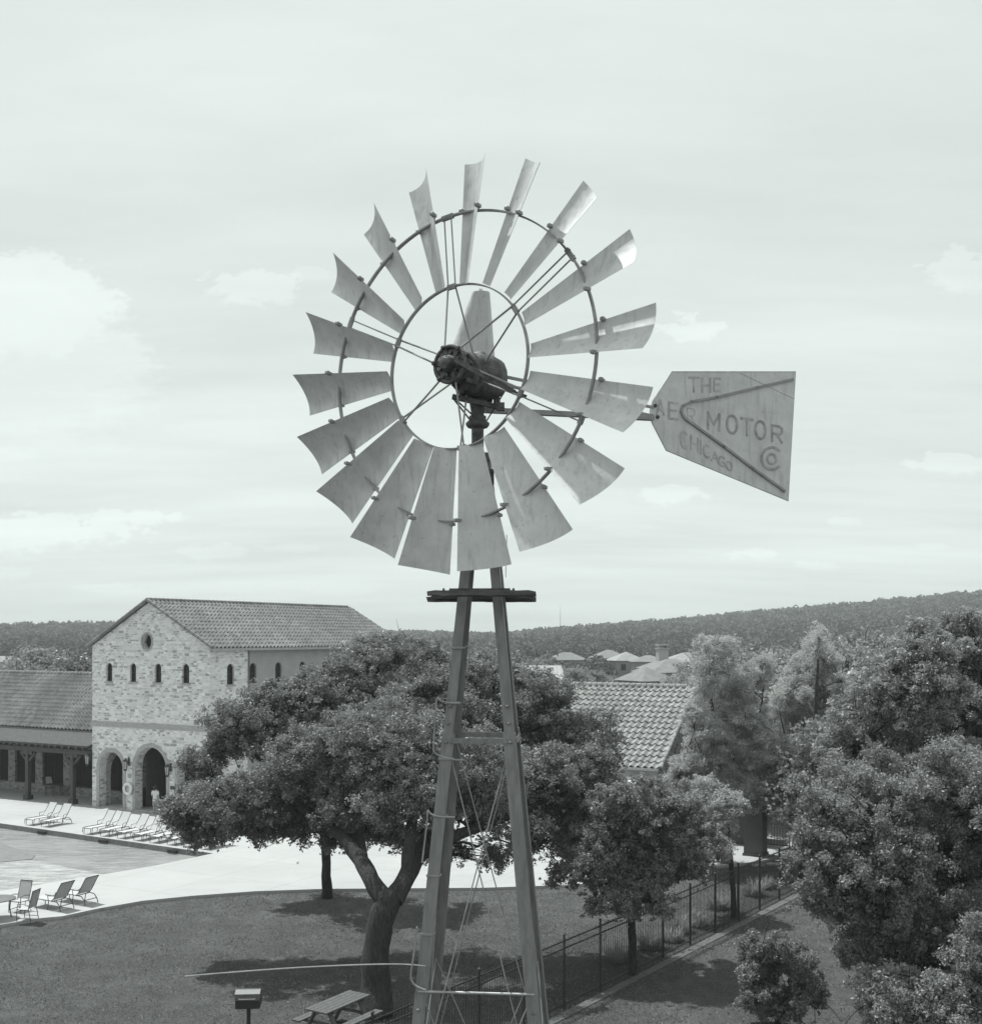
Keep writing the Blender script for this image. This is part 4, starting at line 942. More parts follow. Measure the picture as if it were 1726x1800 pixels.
b = MB(); b.tube([(-.2, -.26, 1.56), (-.2, -.31, 1.56), (.2, -.31, 1.56), (.2, -.26, 1.56)], .012, 6); b.build('handle', M['rod'], gr)
# picnic table
pc = gnd(594, 1761, .72); pic = thing('picnic_table', 'weathered wooden picnic table with benches under the oak', 'picnic table', (pc[0], pc[1], LZ), math.radians(58))
for k in range(5):
    b = MB(); b.box((-.92, -.37+k*.15, .80), (.92, -.235+k*.15, .84)); b.build('top_plank', M['wood'], pic)
for sy in (-1, 1):
    b = MB(); b.box((-.92, sy*.68-.13, .44), (.92, sy*.68+.0, .48)); b.box((-.92, sy*.68+.01, .44), (.92, sy*.68+.13, .48)); b.build('bench', M['wood'], pic)
for sx in (-.62, .62):
    for sy in (-1, 1):
        b = MB(); b.bar((sx, sy*.66, 0), (sx, sy*.2, .80), .05, .13, (1, 0, 0)); b.build('leg', M['wood'], pic)
    b = MB(); b.box((sx+.027, -.8, .36), (sx+.067, .8, .438)); b.box((sx+.027, -.36, .72), (sx+.067, .36, .798)); b.build('crossbar', M['wood'], pic)

# ================================================================== PERSON
def skin_person(label, loc, rz, shirt, h=1.62):
    t = thing('person', label, 'person', loc, rz); s = h/1.7
    J = {'pel': (0, 0, .95), 'waist': (0, 0, 1.08), 'chest': (0, -.01, 1.30), 'neck': (0, 0, 1.47), 'headb': (0, -.01, 1.53), 'head': (0, -.02, 1.64),
         'shL': (.17, 0, 1.41), 'elL': (.25, .02, 1.14), 'wrL': (.22, -.14, .95), 'shR': (-.17, 0, 1.41), 'elR': (-.25, .03, 1.14), 'wrR': (-.24, -.05, .90),
         'hiL': (.09, 0, .90), 'knL': (.11, -.03, .5), 'anL': (.12, .02, .09), 'toL': (.13, -.14, .03), 'hiR': (-.09, 0, .90), 'knR': (-.11, .0, .5), 'anR': (-.13, .05, .09), 'toR': (-.15, -.11, .03)}
    R = {'pel': .13, 'waist': .12, 'chest': .14, 'neck': .055, 'headb': .07, 'head': .10, 'shL': .06, 'elL': .043, 'wrL': .03, 'shR': .06, 'elR': .043, 'wrR': .03, 'hiL': .09, 'knL': .06, 'anL': .04, 'toL': .035, 'hiR': .09, 'knR': .06, 'anR': .04, 'toR': .035}
    Ed = [('pel', 'waist'), ('waist', 'chest'), ('chest', 'neck'), ('neck', 'headb'), ('headb', 'head'), ('chest', 'shL'), ('shL', 'elL'), ('elL', 'wrL'), ('chest', 'shR'), ('shR', 'elR'), ('elR', 'wrR'), ('pel', 'hiL'), ('hiL', 'knL'), ('knL', 'anL'), ('anL', 'toL'), ('pel', 'hiR'), ('hiR', 'knR'), ('knR', 'anR'), ('anR', 'toR')]
    for sd_, sg in (('L', 1), ('R', -1)):
        w = np.array(J['wr'+sd_]); J['pa'+sd_] = tuple(w+np.array([0, -.02, -.06])); R['pa'+sd_] = .026; Ed.append(('wr'+sd_, 'pa'+sd_))
        for fi, (dx, L) in enumerate(((-.024, .07), (-.008, .08), (.008, .075), (.024, .06))):
            a_ = f'f{fi}{sd_}'; J[a_] = tuple(np.array(J['pa'+sd_])+np.array([dx, -.01, -.035])); J[a_+'t'] = tuple(np.array(J['pa'+sd_])+np.array([dx*1.1, -.03, -.035-L])); R[a_] = .009; R[a_+'t'] = .007; Ed += [('pa'+sd_, a_), (a_, a_+'t')]
        J['th'+sd_] = tuple(w+np.array([-sg*.045, -.035, -.08])); R['th'+sd_] = .009; Ed.append(('pa'+sd_, 'th'+sd_))
    names = list(J); idx = {n_: i for i, n_ in enumerate(names)}
    me = bpy.data.meshes.new('body'); me.from_pydata([tuple(np.array(J[n_])*s) for n_ in names], [(idx[a], idx[c]) for a, c in Ed], [])
    o = bpy.data.objects.new('body', me); C.objects.link(o); o.parent = t
    md = o.modifiers.new('Skin', 'SKIN'); md.use_smooth_shade = True
    for n_ in names: sv = me.skin_vertices[0].data[idx[n_]]; sv.radius = (R[n_]*s, R[n_]*s); sv.use_root = (n_ == 'pel')
    o.modifiers.new('Subsurf', 'SUBSURF').levels = 1; o.modifiers[-1].render_levels = 2; me.materials.append(M['skin'])
    b = MB(); b.lathe([(.05, 1.49), (.14, 1.45), (.185, 1.40), (.175, 1.25), (.155, 1.1), (.17, .95), (.19, .82), (.185, .80)], (0, 0, 0), UPV, 20); b.v[0][:, 1] *= .72
    for sg in (1, -1): b.lathe([(.078, 0), (.07, .12), (.066, .22)], (sg*.165, 0, 1.42), (sg*.07, .02, -.24), 12)
    b.v = [x*s for x in b.v]; b.build('shirt', shirt, t)
    b = MB()
    for sg in (1, -1): b.lathe([(.115, 0), (.105, .2), (.09, .42)], (sg*.085, 0, .93), (sg*.03, -.02, -.42), 14)
    b.lathe([(.17, .80), (.175, .92), (.15, 1.0)], (0, 0, 0), UPV, 16); b.v[-1][:, 1] *= .75
    b.v = [x*s for x in b.v]; b.build('shorts', M['cloth_grey'], t)
    b = MB(); b.lathe([(.06, 1.53), (.112, 1.60), (.122, 1.68), (.09, 1.76), (.03, 1.785)], (0, .022, 0), UPV, 16); b.tube([(0, .10, 1.66), (0, .13, 1.55), (0, .11, 1.45)], [.06, .05, .03], 8); b.v = [x*s for x in b.v]; b.build('hair', M['hair'], t)
    b = MB()
    for sx in (-.035, .035): b.lathe([(.011, 0), (.011, .006)], (sx, -.118, 1.655), (0, -1, 0), 8)
    b.bar((0, -.115, 1.64), (0, -.14, 1.615), .02, .02); b.bar((-.025, -.112, 1.585), (.025, -.112, 1.585), .008, .008); b.v = [x*s for x in b.v]; b.build('face', M['hair'], t)
    return t
pp = P0+EX*5.75+EY*-.45
skin_person('person in a white top with dark tied hair standing before the middle arch', tuple(pp), math.radians(160), M['cloth_white'])

# ================================================================== TREES
def unit(v): return v/(np.linalg.norm(v, axis=-1, keepdims=True)+1e-9)
def leaves(cen, rad, n, L, Wd, r, squash=.85, up=.35, tight=.5):
    """n leaf faces around sub-clump centres"""
    m = len(cen); w = rad**1.9; idx = r.choice(m, n, p=w/w.sum())
    d = unit(r.normal(size=(n, 3))); rr = (tight+(1-tight)*r.random(n)**.5)*rad[idx]*r.uniform(.6, 1.12, n)
    P = cen[idx]+d*rr[:, None]*np.array([1, 1, squash])
    nr = unit(r.normal(size=(n, 3))+d*.6+np.array([0, 0, up])); a = unit(np.cross(nr, r.normal(size=(n, 3)))); b_ = np.cross(nr, a)
    s = r.uniform(.6, 1.3, n)[:, None]; a = a*s*L/2; b_ = b_*s*Wd/2
    return np.stack([P-a, P-b_+a*.1, P+a, P+b_+a*.1], 1)
def blob_subs(blobs, r, dens=1.0, smin=.14, smax=.34, low=.35, lump=1.0, lsize=1.0):
    """small leaf clusters spread through a crown described by overlapping blobs"""
    bl = [(np.array(c, float), np.broadcast_to(np.array(R, float), (3,))) for c, R in blobs]; n0 = len(bl); own0 = list(range(n0))
    for k in range(n0):                                  # bridges between neighbouring blobs
        c, R = bl[k]; dist = [np.linalg.norm(bl[j][0]-c) for j in range(n0)]
        for j in np.argsort(dist)[1:4]:
            c2, R2 = bl[j]; q = r.uniform(.35, .65); bl.append((c*(1-q)+c2*q+r.normal(0, .25, 3)*R.mean(), (R+R2)/2*r.uniform(.45, .75))); own0.append(k)
    cen = []; rad = []; own = []
    for (c, R), k in zip(bl, own0):
        nl = max(5, int(lump*9*(R.prod())**(.667))); d = unit(r.normal(size=(nl, 3))); q = r.random(nl)**.42*r.uniform(.8, 1.22, nl)
        keep = (d[:, 2]*q > -.55) | (r.random(nl) < low); d, q = d[keep], q[keep]
        lc = c+d*R*q[:, None]; lr = r.uniform(.32, 1.0, len(d))**1.3*min(1.0, .55+.35*R.mean())*lsize
        for p, R1 in zip(lc, lr):
            m = max(4, int(dens*34*R1**1.6)); e = unit(r.normal(size=(m, 3))+np.array([0, 0, .25])); qq = r.random(m)**.5
            out = r.random(m) < .17; qq[out] *= r.uniform(1.05, 1.75, out.sum()); qq[out & (e[:, 2] < 0)] *= 1.15
            cen.append(p+e*np.array([1, 1, .75])*R1*qq[:, None]); rd = r.uniform(smin, smax, m)*(.6+.5*R1); rd[out] *= .55; rad.append(rd); own += [k]*m
    cen, rad, own = np.concatenate(cen), np.concatenate(rad), np.array(own)
    nd_ = len(cen)//7; z0 = np.quantile(cen[:, 2], .45); lo = np.where(cen[:, 2] < z0)[0]; j = r.choice(lo, nd_)
    xs = []; rs_ = []; os_ = []
    for step in (1, 2, 3):
        sub = j[: nd_//step]; dr = r.normal(size=(len(sub), 3))*.10*step; dr[:, 2] = -.13*step*r.uniform(.6, 1.6, len(sub)); xs.append(cen[sub]+dr); rs_.append(rad[sub]*(.62-.12*step)); os_.append(own[sub])
    return np.concatenate([cen]+xs), np.concatenate([rad]+rs_), np.concatenate([own]+os_)
def curve(p, q, r, n=6, sag=.12):
    p, q = np.array(p, float), np.array(q, float); L = np.linalg.norm(q-p); pts = [p+(q-p)*t+np.array([0, 0, 1])*L*sag*math.sin(math.pi*t)+r.normal(0, L*.025, 3)*math.sin(math.pi*t) for t in np.linspace(0, 1, n)]
    return pts
def tree(name, label, cat, base, trunk, limbs, blobs, nleaf, L, Wd, m, seed, group=None, dens=1.0, tight=.5, smin=.12, smax=.32, twig=.018, low=.35, bare=0, lump=1.0, lsize=1.0):
    """trunk: list of (point, radius); limbs: list of paths of (point, radius); blobs: (centre, radius)"""
    r = np.random.default_rng(seed); t = thing(name, label, cat, base, 0, group)
    b = MB(); nodes = []
    for path in [trunk]+limbs:
        P = []; Rr = []
        for i in range(len(path)-1):
            p0, r0 = path[i]; p1, r1 = path[i+1]; p0 = np.array(p0); p1 = np.array(p1)
            for q in (0, .33, .66):
                P.append(p0+(p1-p0)*q+r.normal(0, .06*min(r0, .3), 3)); Rr.append((r0+(r1-r0)*q)*r.uniform(.94, 1.06))
        P.append(np.array(path[-1][0])); Rr.append(path[-1][1]); b.tube(P, Rr, 12); nodes += list(zip(P[2:], Rr[2:]))
    NP = np.array([x[0] for x in nodes])
    hubs = []
    for c, R in blobs:
        c = np.array(c, float); dd = np.linalg.norm(NP-c, axis=1)+np.maximum(0, NP[:, 2]-c[2])*2; i = int(dd.argmin())
        rr = min(nodes[i][1]*.7, .03+.05*float(np.mean(R))); pts = curve(NP[i], c, r, 7, .05); b.tube(pts, np.linspace(rr, twig*1.1, 7), 7); hubs.append(pts)
    cen, rad, own = blob_subs(blobs, r, dens, smin, smax, low, lump, lsize)
    for j in range(len(cen)):
        if r.random() < .12:
            hp = hubs[own[j]]; h = hp[int(np.argmin([np.linalg.norm(x-cen[j]) for x in hp[1:]]))+1]; b.tube(curve(h, cen[j], r, 4, .04), np.linspace(twig, twig*.35, 4), 4, cap=False)
    for j in range(bare):
        i = r.integers(len(cen)); d = unit(r.normal(size=3)+np.array([0, 0, .6])); b.tube([cen[i], cen[i]+d*.4, cen[i]+d*.8+r.normal(0, .1, 3)], [.014, .010, .004], 4, cap=False)
    b.build('trunk', M['bark'], t, True)
    np_quads('crown', leaves(cen, rad, nleaf, L, Wd, r, tight=tight), m, t)
    return t
def px_blobs(lst, d, jit, seed):
    r = np.random.default_rng(seed); out = []
    for e in lst:
        u, v, rp = e[:3]; dd = d+(e[3] if len(e) > 3 else r.uniform(-jit, jit)); R = rp/F*dd*.93; out.append((at(u, v, dd), (R, R*1.15, R*.85)))
    return out
D = 32.5
def A_(u, v, off=0): return at(u, v, D-.6+off+5.2*min(max((1560-v)/170, 0), 1))
oak_blobs = px_blobs([(352, 1398, 48, 0), (430, 1300, 70, 1), (400, 1400, 56, -1.5), (480, 1410, 62, .5), (512, 1270, 56, 1.5), (560, 1330, 85, -1), (592, 1240, 64, 2), (650, 1175, 62, 2.5), (660, 1290, 92, -2), (745, 1225, 78, 1), (755, 1340, 92, -3), (690, 1400, 78, -3.2), (600, 1425, 48, -1.5), (830, 1250, 78, 2), (850, 1360, 88, -2), (920, 1260, 78, 1.5), (985, 1290, 70, 2), (955, 1385, 80, -1), (1035, 1330, 48, 1), (880, 1445, 42, -2), (1000, 1430, 56, 1), (395, 1455, 36, 1), (312, 1425, 20, 0), (790, 1430, 50, -2), (368, 1325, 36, 1.5), (450, 1440, 30, -.5), (560, 1440, 34, 1), (870, 1195, 34, 2), (580, 1190, 24, 2.4), (470, 1455, 24, .3), (530, 1468, 22, .5), (430, 1448, 26, 0), (610, 1470, 20, 1.4), (655, 1450, 30, 1), (455, 1240, 34, 1.6), (398, 1255, 26, 1.2), (530, 1200, 28, 2), (492, 1222, 30, 1.8), (1062, 1390, 46, 1), (1040, 1455, 38, 0), (1070, 1300, 34, 1.6), (965, 1450, 40, 0), (920, 1200, 30, 2), (980, 1215, 34, 2), (740, 1150, 30, 2.5), (800, 1175, 34, 2.5), (680, 1125, 22, 3), (930, 1490, 30, 0), (345, 1465, 20, .5), (725, 1475, 26, 1), (780, 1500, 30, 0.6)], D, 2, 3)
oak_blobs = [(at(U0+c[0]/c[1]*F, V0-(c[2]-CAMZ)/c[1]*F, c[1]+4.3), tuple(x*(c[1]+4.3)/c[1] for x in R_)) for c, R_ in oak_blobs]
oak_trunk = [(gnd(664, 1790, LZ), .50), (A_(660, 1738), .42), (A_(661, 1690), .385), (A_(664, 1650), .375), (A_(672, 1608), .37), (A_(684, 1582), .36), (A_(686, 1564), .22)]
oak_limbs = [[(A_(682, 1588), .30), (A_(652, 1548), .25), (A_(634, 1512), .23), (A_(612, 1484, -.2), .19), (A_(580, 1452), .15), (A_(520, 1415, .3), .11), (A_(450, 1392, .3), .08), (A_(375, 1382), .045)],
             [(A_(690, 1585), .31), (A_(712, 1545), .27), (A_(735, 1505, .5), .24), (A_(762, 1455, .8), .19), (A_(800, 1400, 1), .14), (A_(850, 1340, 1.2), .09)],
             [(A_(636, 1515), .22), (A_(630, 1470, 1), .19), (A_(640, 1400, 1.6), .15), (A_(650, 1300, 2), .10), (A_(662, 1180, 2.5), .05)],
             [(A_(735, 1505, .5), .2), (A_(800, 1470, -.8), .17), (A_(880, 1440, -1), .13), (A_(960, 1410, -.5), .08)],
             [(A_(580, 1452), .11), (A_(520, 1380, .2), .08), (A_(450, 1330, .5), .06)],
             [(A_(712, 1545), .2), (A_(720, 1480, -1.6), .17), (A_(730, 1400, -2.5), .12), (A_(760, 1330, -3), .07)]]
tree('oak_tree', 'large spreading live oak with forked trunk, left behind the windmill tower', 'tree', gnd(664, 1785, LZ), oak_trunk, oak_limbs, oak_blobs, 600000, .088, .052, M['leaf'], 11, bare=160, tight=.2)
# knot on the oak trunk
d2 = 45.6
tree('oak_tree', 'slim trunked oak standing between the big live oak and the deck', 'tree', gnd(575, 1577, LZ), [(gnd(575, 1579, LZ), .24), (at(574, 1540, d2), .19), (at(572, 1480, d2), .17), (at(570, 1400, d2), .14), (at(600, 1250, d2), .08)], [[(at(572, 1440, d2), .1), (at(500, 1380, d2), .05)], [(at(572, 1430, d2), .1), (at(650, 1330, d2), .05)]],
     px_blobs([(560, 1400, 60), (500, 1330, 62), (610, 1330, 62), (560, 1260, 66), (640, 1240, 55), (670, 1170, 38), (450, 1380, 40), (650, 1400, 45), (640, 1140, 20), (700, 1150, 24)], d2, 1.5, 5), 150000, .11, .065, M['leaf_dark'], 12)
d3 = 35.6
tree('oak_tree', 'young oak growing against the fence right of the windmill tower', 'tree', gnd(1112, 1712, LZ), [(gnd(1112, 1714, LZ), .15), (at(1112, 1660, d3), .125), (at(1108, 1600, d3), .11), (at(1105, 1540, d3), .09)], [[(at(1108, 1590, d3), .08), (at(1060, 1530, d3), .05)], [(at(1106, 1570, d3), .08), (at(1165, 1510, d3), .05)]],
     px_blobs([(1105, 1555, 52), (1055, 1505, 58), (1165, 1510, 62), (1100, 1450, 62), (1190, 1450, 60), (1015, 1480, 46), (1060, 1400, 56), (1140, 1410, 44), (1225, 1490, 34), (1050, 1590, 28), (1145, 1590, 26), (1000, 1540, 30), (1215, 1425, 30)], d3, 1.6, 6), 230000, .088, .05, M['leaf'], 13, tight=.25, bare=20)
d4 = 42.5
tree('young_tree', 'thin young tree behind the fence near the planting bed', 'tree', gnd(1290, 1612, LZ), [(gnd(1290, 1614, LZ), .12), (at(1288, 1560, d4), .1), (at(1282, 1480, d4), .08)], [], px_blobs([(1262, 1450, 44), (1245, 1410, 44), (1275, 1400, 36), (1255, 1495, 28), (1225, 1470, 28)], d4, 1, 7), 50000, .10, .05, M['leaf_pale'], 14, tight=.35)
# feathery trees
d5 = 52
tree('feathery_tree', 'feathery pale tree with an airy top left of the dark oaks', 'tree', gnd(1270, 1520, LZ), [(gnd(1275, 1522, LZ), .22), (at(1275, 1440, d5), .18), (at(1265, 1340, d5), .13), (at(1250, 1230, d5), .07)], [[(at(1275, 1430, d5), .12), (at(1320, 1330, d5), .08), (at(1340, 1230, d5), .04)], [(at(1268, 1380, d5), .1), (at(1235, 1320, d5), .05)]],
     px_blobs([(1238, 1132, 22), (1255, 1165, 30), (1230, 1210, 34), (1265, 1240, 44), (1305, 1210, 40), (1340, 1180, 32), (1320, 1270, 52), (1255, 1310, 48), (1220, 1280, 30), (1290, 1350, 52), (1235, 1380, 44), (1200, 1420, 34), (1310, 1375, 34), (1330, 1398, 24), (1260, 1430, 36), (1350, 1320, 40), (1195, 1360, 26)], d5, 2, 8), 200000, .13, .036, M['leaf_pale'], 15, lump=.8, tight=.1, smin=.2, smax=.45, bare=120, low=.6, lsize=.9)
tree('feathery_tree', 'feathery pale tree with spiky upright twigs before the hillside', 'tree', gnd(1420, 1515, LZ), [(gnd(1420, 1517, LZ), .24), (at(1425, 1430, d5), .19), (at(1430, 1300, d5), .13), (at(1438, 1160, d5), .05)], [[(at(1425, 1400, d5), .07), (at(1385, 1320, d5), .04), (at(1370, 1250, d5), .02)], [(at(1428, 1380, d5), .12), (at(1480, 1290, d5), .06)]],
     px_blobs([(1438, 1112, 13), (1440, 1140, 20), (1440, 1180, 32), (1400, 1210, 38), (1470, 1220, 36), (1430, 1260, 52), (1380, 1290, 46), (1480, 1300, 40), (1410, 1350, 56), (1375, 1370, 36), (1460, 1380, 50), (1400, 1430, 46), (1480, 1200, 28), (1365, 1245, 34), (1390, 1330, 42), (1345, 1345, 30), (1375, 1225, 26)], d5+3, 2, 9), 230000, .13, .036, M['leaf_pale'], 16, lump=.8, tight=.1, smin=.2, smax=.45, bare=140, low=.6, lsize=.9)
# right-hand oaks
d6 = 36
tree('oak_tree', 'dark oak filling the upper right, its top against the hillside', 'tree', (at(1650, 1500, d6)[0], d6, LZ), [(np.array([at(1650, 1500, d6)[0], d6, LZ]), .4), (at(1650, 1500, d6), .33), (at(1640, 1400, d6), .28), (at(1630, 1320, d6), .2)], [[(at(1640, 1410, d6), .2), (at(1570, 1330, d6), .13), (at(1510, 1270, d6), .06)], [(at(1640, 1400, d6), .2), (at(1700, 1300, d6), .13), (at(1720, 1180, d6), .06)]],
     px_blobs([(1725, 1130, 62), (1665, 1150, 56), (1600, 1170, 56), (1545, 1205, 50), (1505, 1250, 48), (1625, 1245, 78), (1710, 1240, 78), (1555, 1300, 70), (1660, 1330, 82), (1740, 1330, 70), (1480, 1310, 40), (1600, 1400, 70), (1690, 1420, 70), (1790, 1200, 80), (1800, 1350, 80), (1520, 1370, 50), (1620, 1120, 26), (1690, 1098, 24)], d6, 2, 10), 360000, .095, .055, M['leaf_dark'], 17, tight=.25, bare=40)
d7 = 27
tree('oak_tree', 'broad oak at the right edge, crown reaching down over the path', 'tree', (at(1640, 1500, d7)[0], d7, LZ), [(np.array([at(1640, 1500, d7)[0], d7, LZ]), .38), (at(1645, 1720, d7), .3), (at(1640, 1640, d7), .26), (at(1620, 1560, d7), .18)], [[(at(1640, 1650, d7), .2), (at(1560, 1560, d7), .12), (at(1480, 1480, d7), .06)], [(at(1640, 1640, d7), .2), (at(1700, 1540, d7), .13), (at(1730, 1420, d7), .06)]],
     px_blobs([(1450, 1420, 56), (1520, 1440, 70), (1430, 1480, 46), (1480, 1530, 66), (1580, 1430, 78), (1660, 1420, 84), (1740, 1430, 80), (1560, 1530, 86), (1650, 1530, 90), (1740, 1540, 90), (1530, 1620, 62), (1600, 1630, 80), (1690, 1630, 80), (1450, 1590, 36), (1740, 1650, 70), (1500, 1680, 34), (1570, 1700, 50), (1800, 1500, 100), (1430, 1545, 34), (1500, 1375, 40), (1575, 1360, 46), (1655, 1355, 50), (1725, 1350, 50)], d7, 1.8, 11), 470000, .078, .045, M['leaf'], 18, tight=.25, bare=60)
d8 = 24.5
tree('oak_tree', 'shaded low tree in the lower right corner with drooping branches', 'tree', (at(1700, 1700, d8)[0], d8, LZ), [(np.array([at(1700, 1700, d8)[0], d8, LZ]), .2), (at(1700, 1800, d8), .15), (at(1690, 1740, d8), .1)], [],
     px_blobs([(1640, 1740, 56), (1720, 1700, 56), (1700, 1770, 60), (1600, 1790, 50), (1540, 1760, 32), (1740, 1800, 70), (1650, 1830, 60), (1760, 1640, 50)], d8, 1.2, 12), 150000, .075, .042, M['leaf_dark'], 19, tight=.25, bare=20)
d9 = 30.2
tree('bush', 'rounded leafy bush on the open grass at the lower right', 'bush', gnd(1368, 1797, LZ), [(gnd(1368, 1800, LZ), .09), (at(1366, 1770, d9), .07), (at(1362, 1730, d9), .05)], [[(at(1367, 1780, d9), .06), (at(1335, 1730, d9), .03)], [(at(1367, 1780, d9), .06), (at(1405, 1720, d9), .03)], [(at(1367, 1770, d9), .05), (at(1410, 1745, d9), .03)]],
     px_blobs([(1355, 1695, 46), (1322, 1700, 34), (1395, 1695, 40), (1335, 1740, 40), (1420, 1725, 26), (1375, 1745, 40), (1325, 1668, 24), (1380, 1660, 22), (1440, 1752, 14), (1340, 1772, 26), (1375, 1775, 24), (1405, 1755, 20)], d9, .6, 13), 110000, .075, .04, M['leaf'], 20, tight=.25, bare=30, lump=3.2, lsize=.5)
# ornamental grasses in the bed
def clump(u, v, h, label, n=420, seed=0):
    r = np.random.default_rng(seed); p = gnd(u, v, LZ); t = thing('grass_clump', label, 'plant', p, 0, 'clumps in the planting bed')
    a = r.uniform(0, 2*np.pi, n); rad = .32*np.sqrt(r.random(n)); base = np.stack([np.cos(a)*rad, np.sin(a)*rad, np.zeros(n)], 1); L = h*r.uniform(.6, 1.1, n)
    out = np.stack([np.cos(a)*L*r.uniform(.1, .75, n), np.sin(a)*L*r.uniform(.1, .75, n), L*r.uniform(.5, .9, n)], 1)*r.uniform(.5, 1.1, (n, 1)); sd_ = np.stack([-np.sin(a), np.cos(a), np.zeros(n)], 1)*.009; mid = base+out*np.array([.4, .4, .62])
    q1 = np.stack([base-sd_, base+sd_, mid+sd_, mid-sd_], 1); q2 = np.stack([mid-sd_, mid+sd_, base+out+sd_*.2, base+out-sd_*.2], 1)
    np_quads('foliage', np.concatenate([q1, q2]), M['leaf_dark'], t, world=False)
for k, (u, v, h, lab) in enumerate([(1142, 1668, .9, 'grass clump right of the young oak trunk'), (1196, 1640, .8, 'dark grass clump between two fence posts'), (1225, 1628, .7, 'small grass clump near the middle of the fence'), (1262, 1598, .9, 'grass clump just left of the thin young tree'), (1325, 1575, .9, 'grass clump right of the thin young tree'), (1085, 1690, .8, 'grass clump left of the young oak trunk'), (1180, 1655, .6, 'low grass clump beside the kerb strip'), (1345, 1562, .7, 'farthest grass clump near the shaded gate')]): clump(u, v, h, lab, seed=k)

# mid-distance trees: one crown prototype of each kind, placed again and again
def proto_tree(seed, m, label):
    bl = [((0, 0, 4.6), (2.5, 2.5, 2.2))]+[((2.0*math.cos(a), 2.0*math.sin(a), 3.9+.8*math.sin(a*2.3)), (1.5, 1.5, 1.3)) for a in np.linspace(0, 6.28, 7)[:-1]]+[((.5, .2, 6.2), (1.6, 1.6, 1.3)), ((-1.1, .6, 5.6), (1.4, 1.4, 1.2))]
    return tree('valley_tree', label, 'tree', (0, 0, 0), [((0, 0, -.2), .28), ((0, 0, 1.6), .2), ((.1, 0, 3.2), .14)], [], bl, 60000, .20, .13, m, seed, group='trees behind the buildings', dens=.7, tight=.3, twig=.03, smin=.22, smax=.5, lump=.8, lsize=1.2)
pr = [proto_tree(31, M['leaf_dark'], 'x'), proto_tree(32, M['leaf'], 'x')]
r = np.random.default_rng(5)
spots = [(-90, 92, 1.0), (18, 96, 1.0), (60, 110, 1.1), (120, 100, 1.0), (720, 92, 1.05), (760, 100, 1.0), (800, 88, 1.05), (850, 98, 1.1), (890, 84, .95), (930, 100, .9), (1010, 96, .72), (1050, 100, .7), (1088, 92, .66), (1120, 88, .5), (1010, 130, .8), (1035, 140, .8), (1225, 120, .9), (1230, 88, .95), (1270, 80, 1.1), (1320, 84, 1.1), (1370, 78, 1.15), (1420, 86, 1.2), (1470, 74, 1.15), (1520, 80, 1.2), (1570, 66, 1.15), (1620, 74, 1.2), (1670, 60, 1.1), (1720, 66, 1.2), (1770, 56, 1.1), (1500, 50, .95), (1400, 62, .95), (1340, 66, .9), (700, 120, 1.0), (960, 150, 1.0), (1560, 100, 1.3), (1650, 110, 1.4), (1730, 96, 1.3)]
used = [False, False]
wh = lambda u: 'above the left wing roof' if u < 200 else 'behind the great oak and tower legs' if u < 950 else 'behind the pale tiled roof' if u < 1215 else 'behind the feathery trees' if u < 1480 else 'behind the dark oaks on the right'
for i, (u, d, s) in enumerate(spots):
    k = i % 2
    if not used[k]: o = pr[k]; used[k] = True
    else: o = copy_tree(pr[k])
    o.location = ((u-U0)/F*d, d, LZ); s *= 1.18; o.scale = (s*r.uniform(.9, 1.15), s*r.uniform(.9, 1.15), s*r.uniform(.9, 1.05)); o.rotation_euler = (0, 0, r.uniform(0, 6.28))
    peers = sorted(uu for j, (uu, _, _) in enumerate(spots) if j % 2 == k and wh(uu) == wh(u)); od = 'first second third fourth fifth sixth seventh eighth ninth tenth eleventh'.split()[peers.index(u)]
    o['label'] = od+' from the left of the '+('darker' if k == 0 else 'lighter')+' trees '+wh(u); o['group'] = ('darker' if k == 0 else 'lighter')+' trees '+wh(u)

# far woods on the valley and hills
r = np.random.default_rng(77); cs = []
for d0, d1, n_, R0 in ((118, 260, 480, 3.2), (230, 500, 2200, 3.7), (480, 820, 4600, 4.2), (800, 1230, 7600, 4.8)):
    u = r.uniform(-90, 1820, n_); d = np.sqrt(r.uniform(d0**2, d1**2, n_)); x = (u-U0)/F*d; z = hill_h(x, d); R = R0*(.6+.95*r.random(n_)**2)
    keep = np.ones(n_, bool)
    if d0 < 200: keep = (np.abs(u-950) > 55) | (d > 125); keep &= ~((d < 215) & (u > 1095) & (u < 1240) & (d < 205)); keep &= ~((d < 118+20) & (u > 880) & (u < 1010))
    patch = np.sin(x*.021+2*np.sin(d*.006))*np.sin(d*.013+x*.004+1.5*np.sin(x*.008)); keep &= ~((d > 230) & (patch > .80))
    cs.append(np.stack([x, d, z, R, np.full(n_, {118: 700, 230: 260, 480: 110, 800: 60}[d0])], 1)[keep])
cs = np.concatenate(cs); hs = []
for h in [o for o in bpy.data.objects if o.name.startswith('distant_house')]: hs.append((h.location.x, h.location.y))
hs = np.array(hs); keep = np.ones(len(cs), bool)
for hx, hy in hs:                      # clearings in front of and around each house
    dx = np.abs(cs[:, 0]*hy/cs[:, 1]-hx); keep &= ~((dx < 6) & (cs[:, 1] < hy+7) & (cs[:, 1] > hy-42))
cs = cs[keep]
rep = cs[:, 4].astype(int); idx = np.repeat(np.arange(len(cs)), rep); n = len(idx); Rr = cs[idx, 3]; dd = cs[idx, 1]
dv = unit(r.normal(size=(n, 3))); dv[:, 2] = np.abs(dv[:, 2])*1.0-.15
lump = 1+.16*np.sin(dv[:, 0]*6+idx)*np.sin(dv[:, 1]*7+idx*1.7)+.12*np.sin(dv[:, 2]*9+idx*.7)
